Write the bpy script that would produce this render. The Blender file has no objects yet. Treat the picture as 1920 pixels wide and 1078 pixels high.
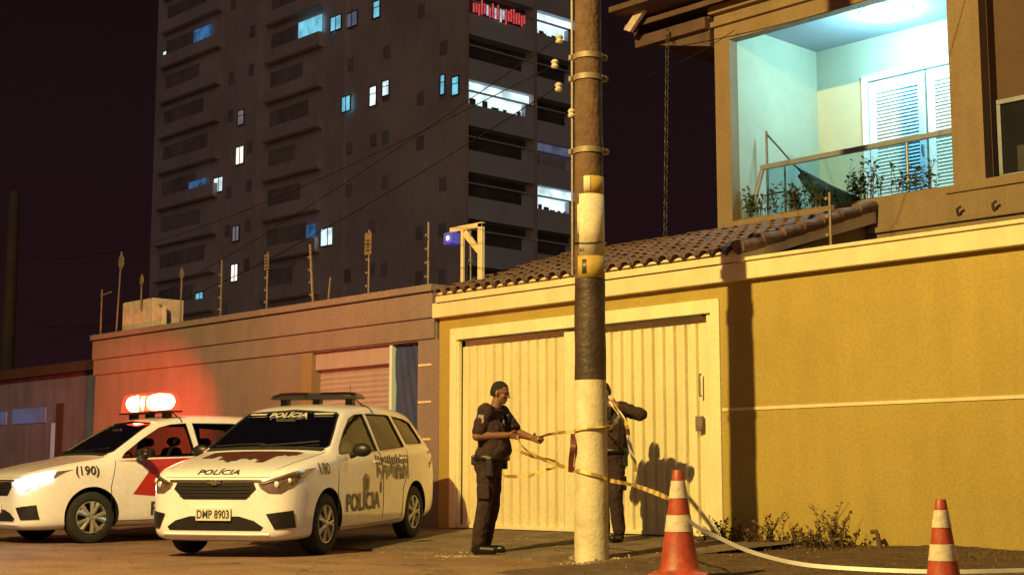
import bpy, bmesh, math, random
from mathutils import Vector, Matrix
from mathutils.bvhtree import BVHTree
from mathutils.geometry import delaunay_2d_cdt
R = math.radians
PI = math.pi
random.seed(7)
S = bpy.context.scene
COL = S.collection

# ------------------------------------------------------------------ camera
cam = bpy.data.cameras.new('camera')
cam.sensor_width = 36.0
cam.lens = 36.0 * 2700.0 / 1920.0
cam.clip_start = 0.1
cam.clip_end = 3000
camo = bpy.data.objects.new('camera', cam)
COL.objects.link(camo)
PITCH = 7.574
HEAD = 136.775
camo.location = (0, 0, 0.8)
camo.rotation_euler = (R(90 + PITCH), 0, R(HEAD - 90))
S.camera = camo

# ------------------------------------------------------------------ night sky, city glow, street lamp
w = bpy.data.worlds.new("World")
S.world = w
w.use_nodes = True
nt = w.node_tree
bg = nt.nodes['Background']
sky = nt.nodes.new('ShaderNodeTexSky')
sky.sky_type = 'NISHITA'
sky.sun_disc = False
sky.sun_elevation = R(-6)
sky.sun_rotation = R(200)
tc = nt.nodes.new('ShaderNodeTexCoord')
sp = nt.nodes.new('ShaderNodeSeparateXYZ')
ramp = nt.nodes.new('ShaderNodeValToRGB')
nt.links.new(tc.outputs['Generated'], sp.inputs[0])
nt.links.new(sp.outputs['Z'], ramp.inputs[0])
ramp.color_ramp.elements[0].position = 0.0
ramp.color_ramp.elements[0].color = (0.0165, 0.0056, 0.0066, 1)
ramp.color_ramp.elements[1].position = 0.45
ramp.color_ramp.elements[1].color = (0.0058, 0.0036, 0.0044, 1)
add = nt.nodes.new('ShaderNodeMixRGB')
add.blend_type = 'ADD'
add.inputs[0].default_value = 0.02
nt.links.new(ramp.outputs[0], add.inputs[1])
nt.links.new(sky.outputs[0], add.inputs[2])
nt.links.new(add.outputs[0], bg.inputs[0])
bg.inputs[1].default_value = 1.0


def light(name, kind, loc, power, color, **kw):
    l = bpy.data.lights.new(name, kind)
    l.energy = power
    l.color = color
    for k, v in kw.items():
        setattr(l, k, v)
    o = bpy.data.objects.new(name, l)
    o.location = loc
    COL.objects.link(o)
    return o


def aim(o, target):
    d = Vector(target) - o.location
    o.rotation_euler = d.to_track_quat('-Z', 'Y').to_euler()


glow = light('city_glow', 'SUN', (0, -30, 40), 0.26, (1.0, 0.74, 0.66), angle=R(70))
aim(glow, (-42, 20, 6))
LAMP = (-8.6, -1.0, 9.7)
light('street_lamp_light', 'POINT', LAMP, 16500, (1.0, 0.70, 0.20), shadow_soft_size=0.10)

S.view_settings.view_transform = 'Standard'
S.view_settings.look = 'None'
S.view_settings.exposure = 0.0
S.view_settings.gamma = 1.0


# ------------------------------------------------------------------ materials
def mat(name, color, rough=0.8, metal=0.0, var=0.0, vscale=3.0, bump=0.0, bscale=60.0, var2=None, emit=None,
        estr=0.0, stain=0.0, coat=0.0, spec=0.5, grit=0.0, gscale=90.0, cracks=0.0):
    m = bpy.data.materials.new(name)
    m.use_nodes = True
    n = m.node_tree
    b = n.nodes['Principled BSDF']
    c4 = tuple(color) + (1.0,)
    b.inputs['Base Color'].default_value = c4
    b.inputs['Roughness'].default_value = rough
    b.inputs['Metallic'].default_value = metal
    b.inputs['Coat Weight'].default_value = coat
    b.inputs['Specular IOR Level'].default_value = spec
    t = n.nodes.new('ShaderNodeTexCoord')
    if var > 0:
        nz = n.nodes.new('ShaderNodeTexNoise')
        nz.inputs['Scale'].default_value = vscale
        nz.inputs['Detail'].default_value = 6
        nz.inputs['Roughness'].default_value = 0.65
        n.links.new(t.outputs['Object'], nz.inputs['Vector'])
        cr = n.nodes.new('ShaderNodeValToRGB')
        cr.color_ramp.elements[0].position = 0.3
        cr.color_ramp.elements[1].position = 0.7
        d = var2 if var2 else tuple(max(0, c * (1 - var)) for c in color)
        cr.color_ramp.elements[0].color = tuple(d) + (1.0,)
        cr.color_ramp.elements[1].color = tuple(min(1, c * (1 + var * 0.35)) for c in color) + (1.0,)
        n.links.new(nz.outputs['Fac'], cr.inputs[0])
        out = cr.outputs[0]
        if stain > 0:
            mp = n.nodes.new('ShaderNodeMapping')
            mp.inputs['Scale'].default_value = (2.2, 2.2, 0.22)
            n.links.new(t.outputs['Object'], mp.inputs[0])
            n2 = n.nodes.new('ShaderNodeTexNoise')
            n2.inputs['Scale'].default_value = 2.0
            n2.inputs['Detail'].default_value = 8
            n.links.new(mp.outputs[0], n2.inputs['Vector'])
            c2 = n.nodes.new('ShaderNodeValToRGB')
            c2.color_ramp.elements[0].position = 0.38
            c2.color_ramp.elements[0].color = (1 - stain, 1 - stain, 1 - stain * 1.1, 1)
            c2.color_ramp.elements[1].position = 0.62
            c2.color_ramp.elements[1].color = (1, 1, 1, 1)
            n.links.new(n2.outputs['Fac'], c2.inputs[0])
            mx = n.nodes.new('ShaderNodeMixRGB')
            mx.blend_type = 'MULTIPLY'
            mx.inputs[0].default_value = 1.0
            n.links.new(out, mx.inputs[1])
            n.links.new(c2.outputs[0], mx.inputs[2])
            out = mx.outputs[0]
        n.links.new(out, b.inputs['Base Color'])
    if grit > 0:
        src = b.inputs['Base Color'].links[0].from_socket if b.inputs['Base Color'].links else None
        g = n.nodes.new('ShaderNodeTexNoise')
        g.inputs['Scale'].default_value = gscale
        g.inputs['Detail'].default_value = 3
        n.links.new(t.outputs['Object'], g.inputs['Vector'])
        gr_ = n.nodes.new('ShaderNodeValToRGB')
        gr_.color_ramp.elements[0].position = 0.36
        gr_.color_ramp.elements[1].position = 0.64
        gr_.color_ramp.elements[0].color = (1 - grit, 1 - grit, 1 - grit, 1)
        gr_.color_ramp.elements[1].color = (1 + grit * 0.6, 1 + grit * 0.6, 1 + grit * 0.6, 1)
        n.links.new(g.outputs['Fac'], gr_.inputs[0])
        mg = n.nodes.new('ShaderNodeMixRGB')
        mg.blend_type = 'MULTIPLY'
        mg.inputs[0].default_value = 1.0
        mg.inputs[1].default_value = c4
        if src:
            n.links.new(src, mg.inputs[1])
        n.links.new(gr_.outputs[0], mg.inputs[2])
        out2 = mg.outputs[0]
        if cracks > 0:
            vo = n.nodes.new('ShaderNodeTexVoronoi')
            vo.feature = 'DISTANCE_TO_EDGE'
            vo.inputs['Scale'].default_value = cracks
            wp = n.nodes.new('ShaderNodeTexNoise')
            wp.inputs['Scale'].default_value = 2.5
            n.links.new(t.outputs['Object'], wp.inputs['Vector'])
            va = n.nodes.new('ShaderNodeVectorMath')
            va.operation = 'MULTIPLY_ADD'
            va.inputs[1].default_value = (0.8, 0.8, 0.8)
            n.links.new(wp.outputs['Color'], va.inputs[0])
            n.links.new(t.outputs['Object'], va.inputs[2])
            n.links.new(va.outputs[0], vo.inputs['Vector'])
            c3 = n.nodes.new('ShaderNodeValToRGB')
            c3.color_ramp.elements[0].position = 0.0
            c3.color_ramp.elements[0].color = (0.35, 0.33, 0.3, 1)
            c3.color_ramp.elements[1].position = 0.012
            c3.color_ramp.elements[1].color = (1, 1, 1, 1)
            n.links.new(vo.outputs['Distance'], c3.inputs[0])
            mc = n.nodes.new('ShaderNodeMixRGB')
            mc.blend_type = 'MULTIPLY'
            mc.inputs[0].default_value = 1.0
            n.links.new(out2, mc.inputs[1])
            n.links.new(c3.outputs[0], mc.inputs[2])
            out2 = mc.outputs[0]
        n.links.new(out2, b.inputs['Base Color'])
    if bump > 0:
        nb = n.nodes.new('ShaderNodeTexNoise')
        nb.inputs['Scale'].default_value = bscale
        nb.inputs['Detail'].default_value = 5
        n.links.new(t.outputs['Object'], nb.inputs['Vector'])
        bp = n.nodes.new('ShaderNodeBump')
        bp.inputs['Strength'].default_value = bump
        bp.inputs['Distance'].default_value = 0.02
        n.links.new(nb.outputs['Fac'], bp.inputs['Height'])
        n.links.new(bp.outputs[0], b.inputs['Normal'])
    if emit:
        b.inputs['Emission Color'].default_value = tuple(emit) + (1.0,)
        b.inputs['Emission Strength'].default_value = estr
    return m


def glassmat(name, tint, rough=0.03, refl=1.0):
    m = bpy.data.materials.new(name)
    m.use_nodes = True
    n = m.node_tree
    n.nodes.remove(n.nodes['Principled BSDF'])
    o = n.nodes['Material Output']
    tr = n.nodes.new('ShaderNodeBsdfTransparent')
    tr.inputs[0].default_value = tuple(tint) + (1,)
    gl = n.nodes.new('ShaderNodeBsdfGlossy')
    gl.inputs['Roughness'].default_value = rough
    fr = n.nodes.new('ShaderNodeFresnel')
    fr.inputs[0].default_value = 1.5
    mx = n.nodes.new('ShaderNodeMixShader')
    n.links.new(fr.outputs[0], mx.inputs[0])
    n.links.new(tr.outputs[0], mx.inputs[1])
    n.links.new(gl.outputs[0], mx.inputs[2])
    n.links.new(mx.outputs[0], o.inputs[0])
    return m


M = {}
M['asphalt'] = mat('asphalt', (0.25, 0.145, 0.10), 0.85, var=0.40, vscale=1.3, bump=1.0, bscale=45, grit=0.40, gscale=55, cracks=0.5)
M['ground'] = mat('ground_soil', (0.04, 0.035, 0.03), 0.95, var=0.4, vscale=0.4)
M['pave'] = mat('sidewalk_concrete', (0.19, 0.135, 0.10), 0.9, var=0.55, vscale=2.2, bump=0.9, bscale=30, grit=0.35, gscale=45, cracks=0.9)
M['dirt'] = mat('dirt', (0.105, 0.058, 0.034), 0.97, var=0.6, vscale=3.5, bump=1.0, bscale=18, grit=0.5, gscale=40)
M['yellow'] = mat('yellow_stucco', (0.43, 0.315, 0.080), 0.85, var=0.14, vscale=0.7, bump=0.4, bscale=70, stain=0.07, grit=0.09, gscale=30)
M['cream'] = mat('cream_trim', (0.80, 0.66, 0.42), 0.8, var=0.10, vscale=4, bump=0.3, bscale=90, stain=0.10)
M['gate'] = mat('gate_paint', (0.88, 0.79, 0.52), 0.5, var=0.08, vscale=3, bump=0.15, bscale=40, stain=0.10, grit=0.08, gscale=40)
M['nbwall'] = mat('brown_stucco', (0.265, 0.20, 0.205), 0.88, var=0.20, vscale=0.8, bump=0.8, bscale=60, stain=0.08, grit=0.13, gscale=30)
M['shutter'] = mat('roller_shutter', (0.40, 0.32, 0.34), 0.5, var=0.1, vscale=2, stain=0.1)
M['tarp'] = mat('blue_tarp', (0.022, 0.055, 0.17), 0.6, var=0.3, vscale=5, bump=0.15, bscale=9)
M['tile'] = mat('clay_tile', (0.20, 0.115, 0.085), 0.9, var=0.5, vscale=6, bump=0.7, bscale=25)
M['house'] = mat('house_stucco', (0.28, 0.195, 0.115), 0.88, grit=0.12, gscale=38, var=0.12, vscale=1.5, bump=0.4, bscale=120, stain=0.12)
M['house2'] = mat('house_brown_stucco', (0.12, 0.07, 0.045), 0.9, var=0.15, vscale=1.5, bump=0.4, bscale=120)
M['balc'] = mat('balcony_plaster', (0.42, 0.45, 0.34), 0.9, var=0.10, vscale=2, bump=0.35, bscale=100)
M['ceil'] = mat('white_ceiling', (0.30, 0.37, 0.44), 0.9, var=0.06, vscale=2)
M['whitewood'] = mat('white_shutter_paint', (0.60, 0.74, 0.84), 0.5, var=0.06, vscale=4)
M['steel'] = mat('brushed_steel', (0.55, 0.52, 0.48), 0.35, 0.8, var=0.2, vscale=6)
M['darksteel'] = mat('dark_steel', (0.10, 0.09, 0.085), 0.5, 0.6, var=0.3, vscale=8)
M['rail'] = mat('rail_paint', (0.26, 0.28, 0.34), 0.45, 0.3, var=0.2, vscale=6)
M['glass'] = glassmat('clear_glass', (0.74, 0.88, 0.95))
M['darkglass'] = mat('dark_window_glass', (0.02, 0.02, 0.025), 0.12, var=0.3, vscale=2)
M['tower'] = mat('tower_render', (0.50, 0.40, 0.42), 0.95, var=0.28, vscale=0.16, stain=0.10)
M['tower2'] = mat('tower_pale_band', (0.46, 0.46, 0.56), 0.95, var=0.15, vscale=0.2)
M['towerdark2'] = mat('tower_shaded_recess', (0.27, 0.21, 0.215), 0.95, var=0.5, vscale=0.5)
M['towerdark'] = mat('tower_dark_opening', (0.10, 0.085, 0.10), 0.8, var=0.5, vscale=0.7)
M['chev_paint'] = mat('car_white_paint', (0.80, 0.765, 0.88), 0.25, var=0.12, vscale=1.6, coat=0.7, grit=0.05, gscale=30)
M['cabin'] = mat('black_trim', (0.018, 0.016, 0.016), 0.7, var=0.3, vscale=8)
M['seat'] = mat('seat_fabric', (0.12, 0.10, 0.10), 0.9, var=0.3, vscale=10)
M['carglass'] = glassmat('car_glass', (0.52, 0.46, 0.45), 0.02)
M['tyre'] = mat('tyre_rubber', (0.02, 0.018, 0.017), 0.85, var=0.3, vscale=14, bump=0.4, bscale=60)
M['alloy'] = mat('wheel_alloy', (0.50, 0.48, 0.46), 0.35, 0.7, var=0.25, vscale=12)
M['black'] = mat('black_plastic', (0.012, 0.011, 0.012), 0.42, var=0.3, vscale=12)
M['ink'] = mat('decal_black', (0.05, 0.04, 0.045), 0.45, var=0.1, vscale=20)
M['greyink'] = mat('decal_grey', (0.30, 0.26, 0.24), 0.45, var=0.2, vscale=20)
M['redink'] = mat('decal_red', (0.42, 0.025, 0.02), 0.42, var=0.12, vscale=5)
M['hoodink'] = mat('decal_dark_red', (0.09, 0.025, 0.02), 0.42, var=0.3, vscale=8)
M['paleink'] = mat('decal_pale', (0.62, 0.58, 0.54), 0.5, var=0.1, vscale=12)
M['chrome'] = mat('chrome', (0.7, 0.68, 0.66), 0.14, 1.0, var=0.08, vscale=20)
M['lampglass'] = mat('headlight_glass', (0.20, 0.13, 0.10), 0.10, 0.2, var=0.5, vscale=14, coat=1.0)
M['headlamp_on'] = mat('headlight_lit', (0.9, 0.9, 1.0), 0.3, var=0.02, emit=(0.86, 0.88, 1.0), estr=40)
M['beacon_on'] = mat('beacon_lit', (1.0, 0.3, 0.2), 0.3, var=0.02, emit=(1.0, 0.20, 0.11), estr=34)
M['beacon_core'] = mat('beacon_core', (1, 0.8, 0.7), 0.3, var=0.02, emit=(1.0, 0.62, 0.50), estr=60)
m_ = bpy.data.materials.new('beacon_red_dome')
m_.use_nodes = True
n_ = m_.node_tree
n_.nodes.remove(n_.nodes['Principled BSDF'])
t_ = n_.nodes.new('ShaderNodeBsdfTransparent'); t_.inputs[0].default_value = (0.75, 0.16, 0.10, 1)
e_ = n_.nodes.new('ShaderNodeEmission'); e_.inputs[0].default_value = (1.0, 0.055, 0.02, 1); e_.inputs[1].default_value = 2.0
a_ = n_.nodes.new('ShaderNodeAddShader')
n_.links.new(t_.outputs[0], a_.inputs[0]); n_.links.new(e_.outputs[0], a_.inputs[1]); n_.links.new(a_.outputs[0], n_.nodes['Material Output'].inputs[0])
M['beacon_dome'] = m_
M['beacon_off'] = mat('beacon_dark_red', (0.07, 0.010, 0.012), 0.25, var=0.3, vscale=12, coat=0.6)
M['headlens'] = mat('headlight_reflector', (0.75, 0.75, 0.78), 0.25, 0.3, var=0.1, vscale=20, coat=1.0)
M['plate'] = mat('plate_white', (0.62, 0.60, 0.57), 0.5, var=0.05, vscale=20)
M['polewhite'] = mat('pole_white_paint', (0.72, 0.65, 0.48), 0.85, var=0.22, vscale=3.5, bump=0.35, bscale=30, var2=(0.50, 0.42, 0.27), stain=0.15)
M['poleblack'] = mat('pole_black_paint', (0.060, 0.034, 0.028), 0.55, var=0.5, vscale=5, bump=0.6, bscale=20, var2=(0.025, 0.015, 0.013))
M['poleconc'] = mat('pole_concrete', (0.125, 0.070, 0.045), 0.9, var=0.5, vscale=4, bump=0.8, bscale=24)
M['poster'] = mat('poster_paper', (0.64, 0.56, 0.42), 0.8, var=0.25, vscale=12, grit=0.1, gscale=60)
M['postery'] = mat('poster_yellow', (0.42, 0.29, 0.06), 0.8, var=0.25, vscale=12)
M['galv'] = mat('galvanised_steel', (0.26, 0.20, 0.15), 0.6, 0.3, var=0.4, vscale=15)
M['porcelain'] = mat('porcelain', (0.55, 0.50, 0.44), 0.25, var=0.2, vscale=10)
M['plated'] = mat('faded_plate', (0.22, 0.15, 0.09), 0.7, var=0.4, vscale=14)
M['farpole'] = mat('distant_pole', (0.045, 0.035, 0.035), 0.9, var=0.3, vscale=3)
M['lensoff'] = mat('beacon_unlit', (0.025, 0.010, 0.012), 0.3, var=0.3, vscale=12, coat=0.4)
M['wire'] = mat('cable_black', (0.012, 0.011, 0.011), 0.95, spec=0.05, var=0.2, vscale=3)
M['cone_o'] = mat('cone_orange', (0.42, 0.065, 0.035), 0.5, var=0.40, vscale=6, bump=0.2, bscale=12, grit=0.15, gscale=50, stain=0.3)
M['cone_w'] = mat('cone_white', (0.62, 0.54, 0.43), 0.45, var=0.30, vscale=12, grit=0.15, gscale=60)
M['tapey'] = mat('tape_yellow', (0.62, 0.45, 0.14), 0.5, var=0.15, vscale=9)
M['tapew'] = mat('tape_white', (0.80, 0.78, 0.74), 0.5, var=0.12, vscale=9)
M['tapek'] = mat('tape_black', (0.33, 0.21, 0.07), 0.5, var=0.2, vscale=9)
M['taper'] = mat('tape_red', (0.12, 0.018, 0.015), 0.5, var=0.2, vscale=9)
M['skin'] = mat('skin', (0.20, 0.085, 0.055), 0.6, var=0.12, vscale=12)
M['hair'] = mat('hair', (0.012, 0.009, 0.008), 0.8, var=0.4, vscale=60, bump=0.7, bscale=150)
M['uniform'] = mat('uniform_grey', (0.050, 0.030, 0.030), 0.95, spec=0.15, var=0.35, vscale=14, bump=0.8, bscale=16)
M['trouser'] = mat('uniform_trouser', (0.050, 0.030, 0.030), 0.95, spec=0.15, var=0.35, vscale=12, bump=0.8, bscale=12)
M['boot'] = mat('boot_leather', (0.012, 0.010, 0.010), 0.4, var=0.3, vscale=12)
M['belt'] = mat('belt_leather', (0.012, 0.010, 0.010), 0.45, var=0.3, vscale=12)
M['badge'] = mat('badge_pale', (0.32, 0.25, 0.24), 0.5, var=0.3, vscale=40)
M['leafd'] = mat('leaf_dark', (0.050, 0.075, 0.030), 0.6, var=0.5, vscale=9)
M['leaf'] = mat('leaf_dry', (0.15, 0.09, 0.04), 0.7, var=0.5, vscale=9)
M['stalk'] = mat('stalk', (0.10, 0.07, 0.04), 0.8, var=0.4, vscale=9)
M['stone'] = mat('rubble', (0.40, 0.30, 0.20), 0.95, var=0.5, vscale=12, bump=0.8, bscale=20)
M['cloth'] = mat('hammock_cloth', (0.045, 0.055, 0.05), 0.9, var=0.4, vscale=12, bump=0.5, bscale=20)
M['timber'] = mat('soffit_timber', (0.11, 0.065, 0.05), 0.75, var=0.35, vscale=3, bump=0.3, bscale=20)
M['panelw'] = mat('painted_metal_box', (0.62, 0.50, 0.46), 0.6, var=0.35, vscale=6)
M['farwall'] = mat('grey_purple_wall', (0.14, 0.135, 0.26), 0.95, var=0.3, vscale=0.9, stain=0.2)
M['farwall2'] = mat('dark_tile_roof', (0.045, 0.022, 0.022), 0.95, var=0.3, vscale=1.2)
M['fartree'] = mat('tree_leaf_night', (0.045, 0.03, 0.022), 0.9, var=0.6, vscale=1.2)
M['unlit'] = mat('unlit_window', (0.30, 0.27, 0.31), 0.3, var=0.4, vscale=0.9)
M['bark'] = mat('bark', (0.06, 0.04, 0.03), 0.95, var=0.4, vscale=4)


def emitmat(name, color, s, var=0.25, vs=1.2):
    m = mat(name, (0.1, 0.1, 0.1), 0.6, var=0.02)
    n = m.node_tree
    b = n.nodes['Principled BSDF']
    t = n.nodes.new('ShaderNodeTexCoord')
    nz = n.nodes.new('ShaderNodeTexNoise')
    nz.inputs['Scale'].default_value = vs
    nz.inputs['Detail'].default_value = 3
    n.links.new(t.outputs['Object'], nz.inputs[0])
    cr = n.nodes.new('ShaderNodeValToRGB')
    cr.color_ramp.elements[0].position = 0.35
    cr.color_ramp.elements[1].position = 0.65
    cr.color_ramp.elements[0].color = tuple(c * (1 - var) for c in color) + (1,)
    cr.color_ramp.elements[1].color = tuple(color) + (1,)
    n.links.new(nz.outputs['Fac'], cr.inputs[0])
    n.links.new(cr.outputs[0], b.inputs['Emission Color'])
    b.inputs['Emission Strength'].default_value = s
    return m


M['win_white'] = emitmat('lit_window_white', (0.74, 0.97, 1.0), 1.5, 0.55, 0.9)
M['win_warm'] = emitmat('lit_window_warm', (1.0, 0.92, 0.80), 1.3, 0.15)
M['win_cyan'] = emitmat('lit_window_cyan', (0.22, 0.72, 0.95), 0.95, 0.5)
M['win_blue'] = emitmat('lit_window_blue', (0.05, 0.20, 0.48), 0.7, 0.75)
M['win_pale'] = emitmat('dim_window_pale', (0.22, 0.18, 0.20), 0.75, 0.3)
M['win_grey'] = emitmat('dim_window_grey', (0.11, 0.13, 0.20), 0.8, 0.5)
M['red_led'] = emitmat('red_led', (1.0, 0.10, 0.10), 0.75, 0.4, 4)
M['white_led'] = emitmat('white_led', (0.9, 0.85, 0.95), 0.7, 0.4, 4)
M['blue_led'] = emitmat('blue_led', (0.25, 0.35, 1.0), 6, 0.1)
M['blue_face'] = emitmat('blue_lamp_face', (0.008, 0.02, 0.45), 0.8, 0.3)
M['fixture'] = emitmat('ceiling_lamp_lit', (0.72, 0.97, 1.0), 5.0, 0.03)
M['far_blue'] = emitmat('far_window_blue', (0.035, 0.075, 0.20), 0.8, 0.5)


# ------------------------------------------------------------------ mesh builder and scene tree helpers
class MB:
    def __init__(s):
        s.v, s.f, s.m = [], [], []

    def add(s, vs, fs, mi=0):
        b = len(s.v)
        s.v += [tuple(p) for p in vs]
        s.f += [tuple(b + i for i in f) for f in fs]
        s.m += [mi] * len(fs)
        return s

    def box(s, x0, x1, y0, y1, z0, z1, mi=0):
        x0, x1 = min(x0, x1), max(x0, x1)
        y0, y1 = min(y0, y1), max(y0, y1)
        z0, z1 = min(z0, z1), max(z0, z1)
        return s.add([(x0, y0, z0), (x1, y0, z0), (x1, y1, z0), (x0, y1, z0), (x0, y0, z1), (x1, y0, z1), (x1, y1, z1), (x0, y1, z1)],
                     [(0, 3, 2, 1), (4, 5, 6, 7), (0, 1, 5, 4), (1, 2, 6, 5), (2, 3, 7, 6), (3, 0, 4, 7)], mi)

    def prism(s, poly, fn, d0, d1, mi=0):
        """poly: 2d outline; fn(a,b,d)->xyz"""
        n = len(poly)
        vs = [fn(a, b, d0) for a, b in poly] + [fn(a, b, d1) for a, b in poly]
        fs = [tuple(range(n))[::-1], tuple(range(n, 2 * n))]
        for i in range(n):
            j = (i + 1) % n
            fs.append((i, j, n + j, n + i))
        return s.add(vs, fs, mi)

    def tube(s, pts, rad, seg=8, mi=0, caps=True):
        pts = [Vector(p) for p in pts]
        n = len(pts)
        rs = rad if isinstance(rad, (list, tuple)) else [rad] * n
        b = len(s.v)
        prev = None
        for i, p in enumerate(pts):
            d = (pts[min(i + 1, n - 1)] - pts[max(i - 1, 0)])
            if d.length < 1e-9:
                d = Vector((0, 0, 1))
            d.normalize()
            if prev is None:
                a = d.cross(Vector((0, 0, 1)))
                if a.length < 0.05:
                    a = d.cross(Vector((1, 0, 0)))
            else:
                a = prev - d * prev.dot(d)
            a.normalize()
            prev = a
            c = d.cross(a)
            for k in range(seg):
                t = 2 * PI * k / seg
                s.v.append(tuple(p + (a * math.cos(t) + c * math.sin(t)) * rs[i]))
        for i in range(n - 1):
            for k in range(seg):
                q = (k + 1) % seg
                s.f.append((b + i * seg + k, b + i * seg + q, b + (i + 1) * seg + q, b + (i + 1) * seg + k))
                s.m.append(mi)
        if caps:
            s.f.append(tuple(b + k for k in range(seg))[::-1])
            s.m.append(mi)
            s.f.append(tuple(b + (n - 1) * seg + k for k in range(seg)))
            s.m.append(mi)
        return s

    def lathe(s, prof, c=(0, 0, 0), seg=24, axis='z', mi=0):
        b = len(s.v)
        n = len(prof)
        for (r, h) in prof:
            for k in range(seg):
                t = 2 * PI * k / seg
                if axis == 'z':
                    p = (c[0] + r * math.cos(t), c[1] + r * math.sin(t), c[2] + h)
                else:
                    p = (c[0] + r * math.cos(t), c[1] + h, c[2] + r * math.sin(t))
                s.v.append(p)
        for i in range(n - 1):
            for k in range(seg):
                q = (k + 1) % seg
                f = (b + i * seg + k, b + i * seg + q, b + (i + 1) * seg + q, b + (i + 1) * seg + k)
                s.f.append(f if axis == 'z' else f[::-1])
                s.m.append(mi)
        return s

    def ball(s, c, r, seg=12, rings=8, mi=0):
        rx, ry, rz = r if isinstance(r, (list, tuple)) else (r, r, r)
        b = len(s.v)
        s.v.append((c[0], c[1], c[2] - rz))
        for i in range(1, rings):
            a = -PI / 2 + PI * i / rings
            for k in range(seg):
                t = 2 * PI * k / seg
                s.v.append((c[0] + rx * math.cos(a) * math.cos(t), c[1] + ry * math.cos(a) * math.sin(t), c[2] + rz * math.sin(a)))
        s.v.append((c[0], c[1], c[2] + rz))
        e = len(s.v) - 1
        for k in range(seg):
            q = (k + 1) % seg
            s.f.append((b, b + 1 + q, b + 1 + k)); s.m.append(mi)
            for i in range(rings - 2):
                o = b + 1 + i * seg
                s.f.append((o + k, o + q, o + seg + q, o + seg + k)); s.m.append(mi)
            o = b + 1 + (rings - 2) * seg
            s.f.append((o + k, o + q, e)); s.m.append(mi)
        return s

    def obj(s, name, mats, parent=None, smooth=False, world=False, bevel=0.0, sharp=40):
        me = bpy.data.meshes.new(name)
        vs = s.v
        if world and parent is not None:
            L = parent.location
            vs = [(a - L.x, b_ - L.y, c - L.z) for a, b_, c in vs]
        me.from_pydata(vs, [], s.f)
        mats = mats if isinstance(mats, (list, tuple)) else [mats]
        for m in mats:
            me.materials.append(m)
        if len(mats) > 1:
            me.polygons.foreach_set('material_index', s.m)
        me.validate()
        me.update()
        if smooth:
            me.polygons.foreach_set('use_smooth', [True] * len(me.polygons))
            try:
                me.set_sharp_from_angle(angle=R(sharp))
            except Exception:
                pass
        o = bpy.data.objects.new(name, me)
        COL.objects.link(o)
        if parent is not None:
            o.parent = parent
        if bevel > 0:
            bv = o.modifiers.new('bevel', 'BEVEL')
            bv.width = bevel
            bv.segments = 2
            bv.limit_method = 'ANGLE'
        return o


def thing(name, label, cat, loc=(0, 0, 0), rz=0.0, group=None, ry=0.0):
    o = bpy.data.objects.new(name, None)
    o.empty_display_size = 0.3
    o.location = loc
    o.rotation_euler = (0, ry, rz)
    COL.objects.link(o)
    return tag(o, label, cat, group)


def tag(o, label, cat, group=None):
    o['label'] = label
    o['category'] = cat
    if group:
        o['group'] = group
    return o


def struct(o):
    o['kind'] = 'structure'
    return o


def textmesh(body, size):
    cu = bpy.data.curves.new('t', 'FONT')
    cu.body = body
    cu.size = size
    cu.align_x = 'CENTER'
    cu.offset = size * 0.022
    cu.resolution_u = 3
    o = bpy.data.objects.new('t', cu)
    COL.objects.link(o)
    dg = bpy.context.evaluated_depsgraph_get()
    me = bpy.data.meshes.new_from_object(o.evaluated_get(dg))
    vs = [(v.co.x, v.co.y) for v in me.vertices]
    fs = [tuple(p.vertices) for p in me.polygons]
    bpy.data.objects.remove(o)
    bpy.data.curves.remove(cu)
    bpy.data.meshes.remove(me)
    return vs, fs


def inside(p, poly):
    x, y = p
    c = False
    n = len(poly)
    for i in range(n):
        x1, y1 = poly[i]
        x2, y2 = poly[(i + 1) % n]
        if (y1 > y) != (y2 > y) and x < (x2 - x1) * (y - y1) / (y2 - y1) + x1:
            c = not c
    return c


def polyfill(poly, step):
    """dense triangulated fill of a 2d outline"""
    pts = []
    n = len(poly)
    for i in range(n):
        a = Vector(poly[i]); b = Vector(poly[(i + 1) % n])
        k = max(1, int((b - a).length / step))
        for j in range(k):
            pts.append(a.lerp(b, j / k))
    nb = len(pts)
    edges = [(i, (i + 1) % nb) for i in range(nb)]
    xs = [p[0] for p in poly]; ys = [p[1] for p in poly]
    outline = [tuple(p) for p in pts]
    y = min(ys) + step / 2
    while y < max(ys):
        x = min(xs) + step / 2
        while x < max(xs):
            if inside((x, y), outline):
                d = min((Vector((x, y)) - q).length for q in pts[:nb])
                if d > step * 0.45:
                    pts.append(Vector((x, y)))
            x += step
        y += step
    r = delaunay_2d_cdt([Vector((p[0], p[1])) for p in pts], edges, [], 1, 1e-5)
    return [tuple(v) for v in r[0]], [tuple(f) for f in r[2]]


def baked(mb, mods):
    """mesh of mb with modifiers applied through the depsgraph"""
    me = bpy.data.meshes.new('tmp')
    me.from_pydata(mb.v, [], mb.f)
    me.polygons.foreach_set('material_index', mb.m)
    me.validate()
    o = bpy.data.objects.new('tmp', me)
    COL.objects.link(o)
    for kind, kw in mods:
        md = o.modifiers.new(kind, kind)
        for k, v in kw.items():
            setattr(md, k, v)
    dg = bpy.context.evaluated_depsgraph_get()
    dg.update()
    out = bpy.data.meshes.new_from_object(o.evaluated_get(dg))
    bpy.data.objects.remove(o)
    return out


# ================================================================== SETTING
GX0, GX1 = -10.34, -15.06           # gate opening
FY = 13.0                            # street facade plane


def rampz(y):
    return 0.03 + (min(max(y, 10.1), 13.0) - 10.1) / 2.9 * 0.12


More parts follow.
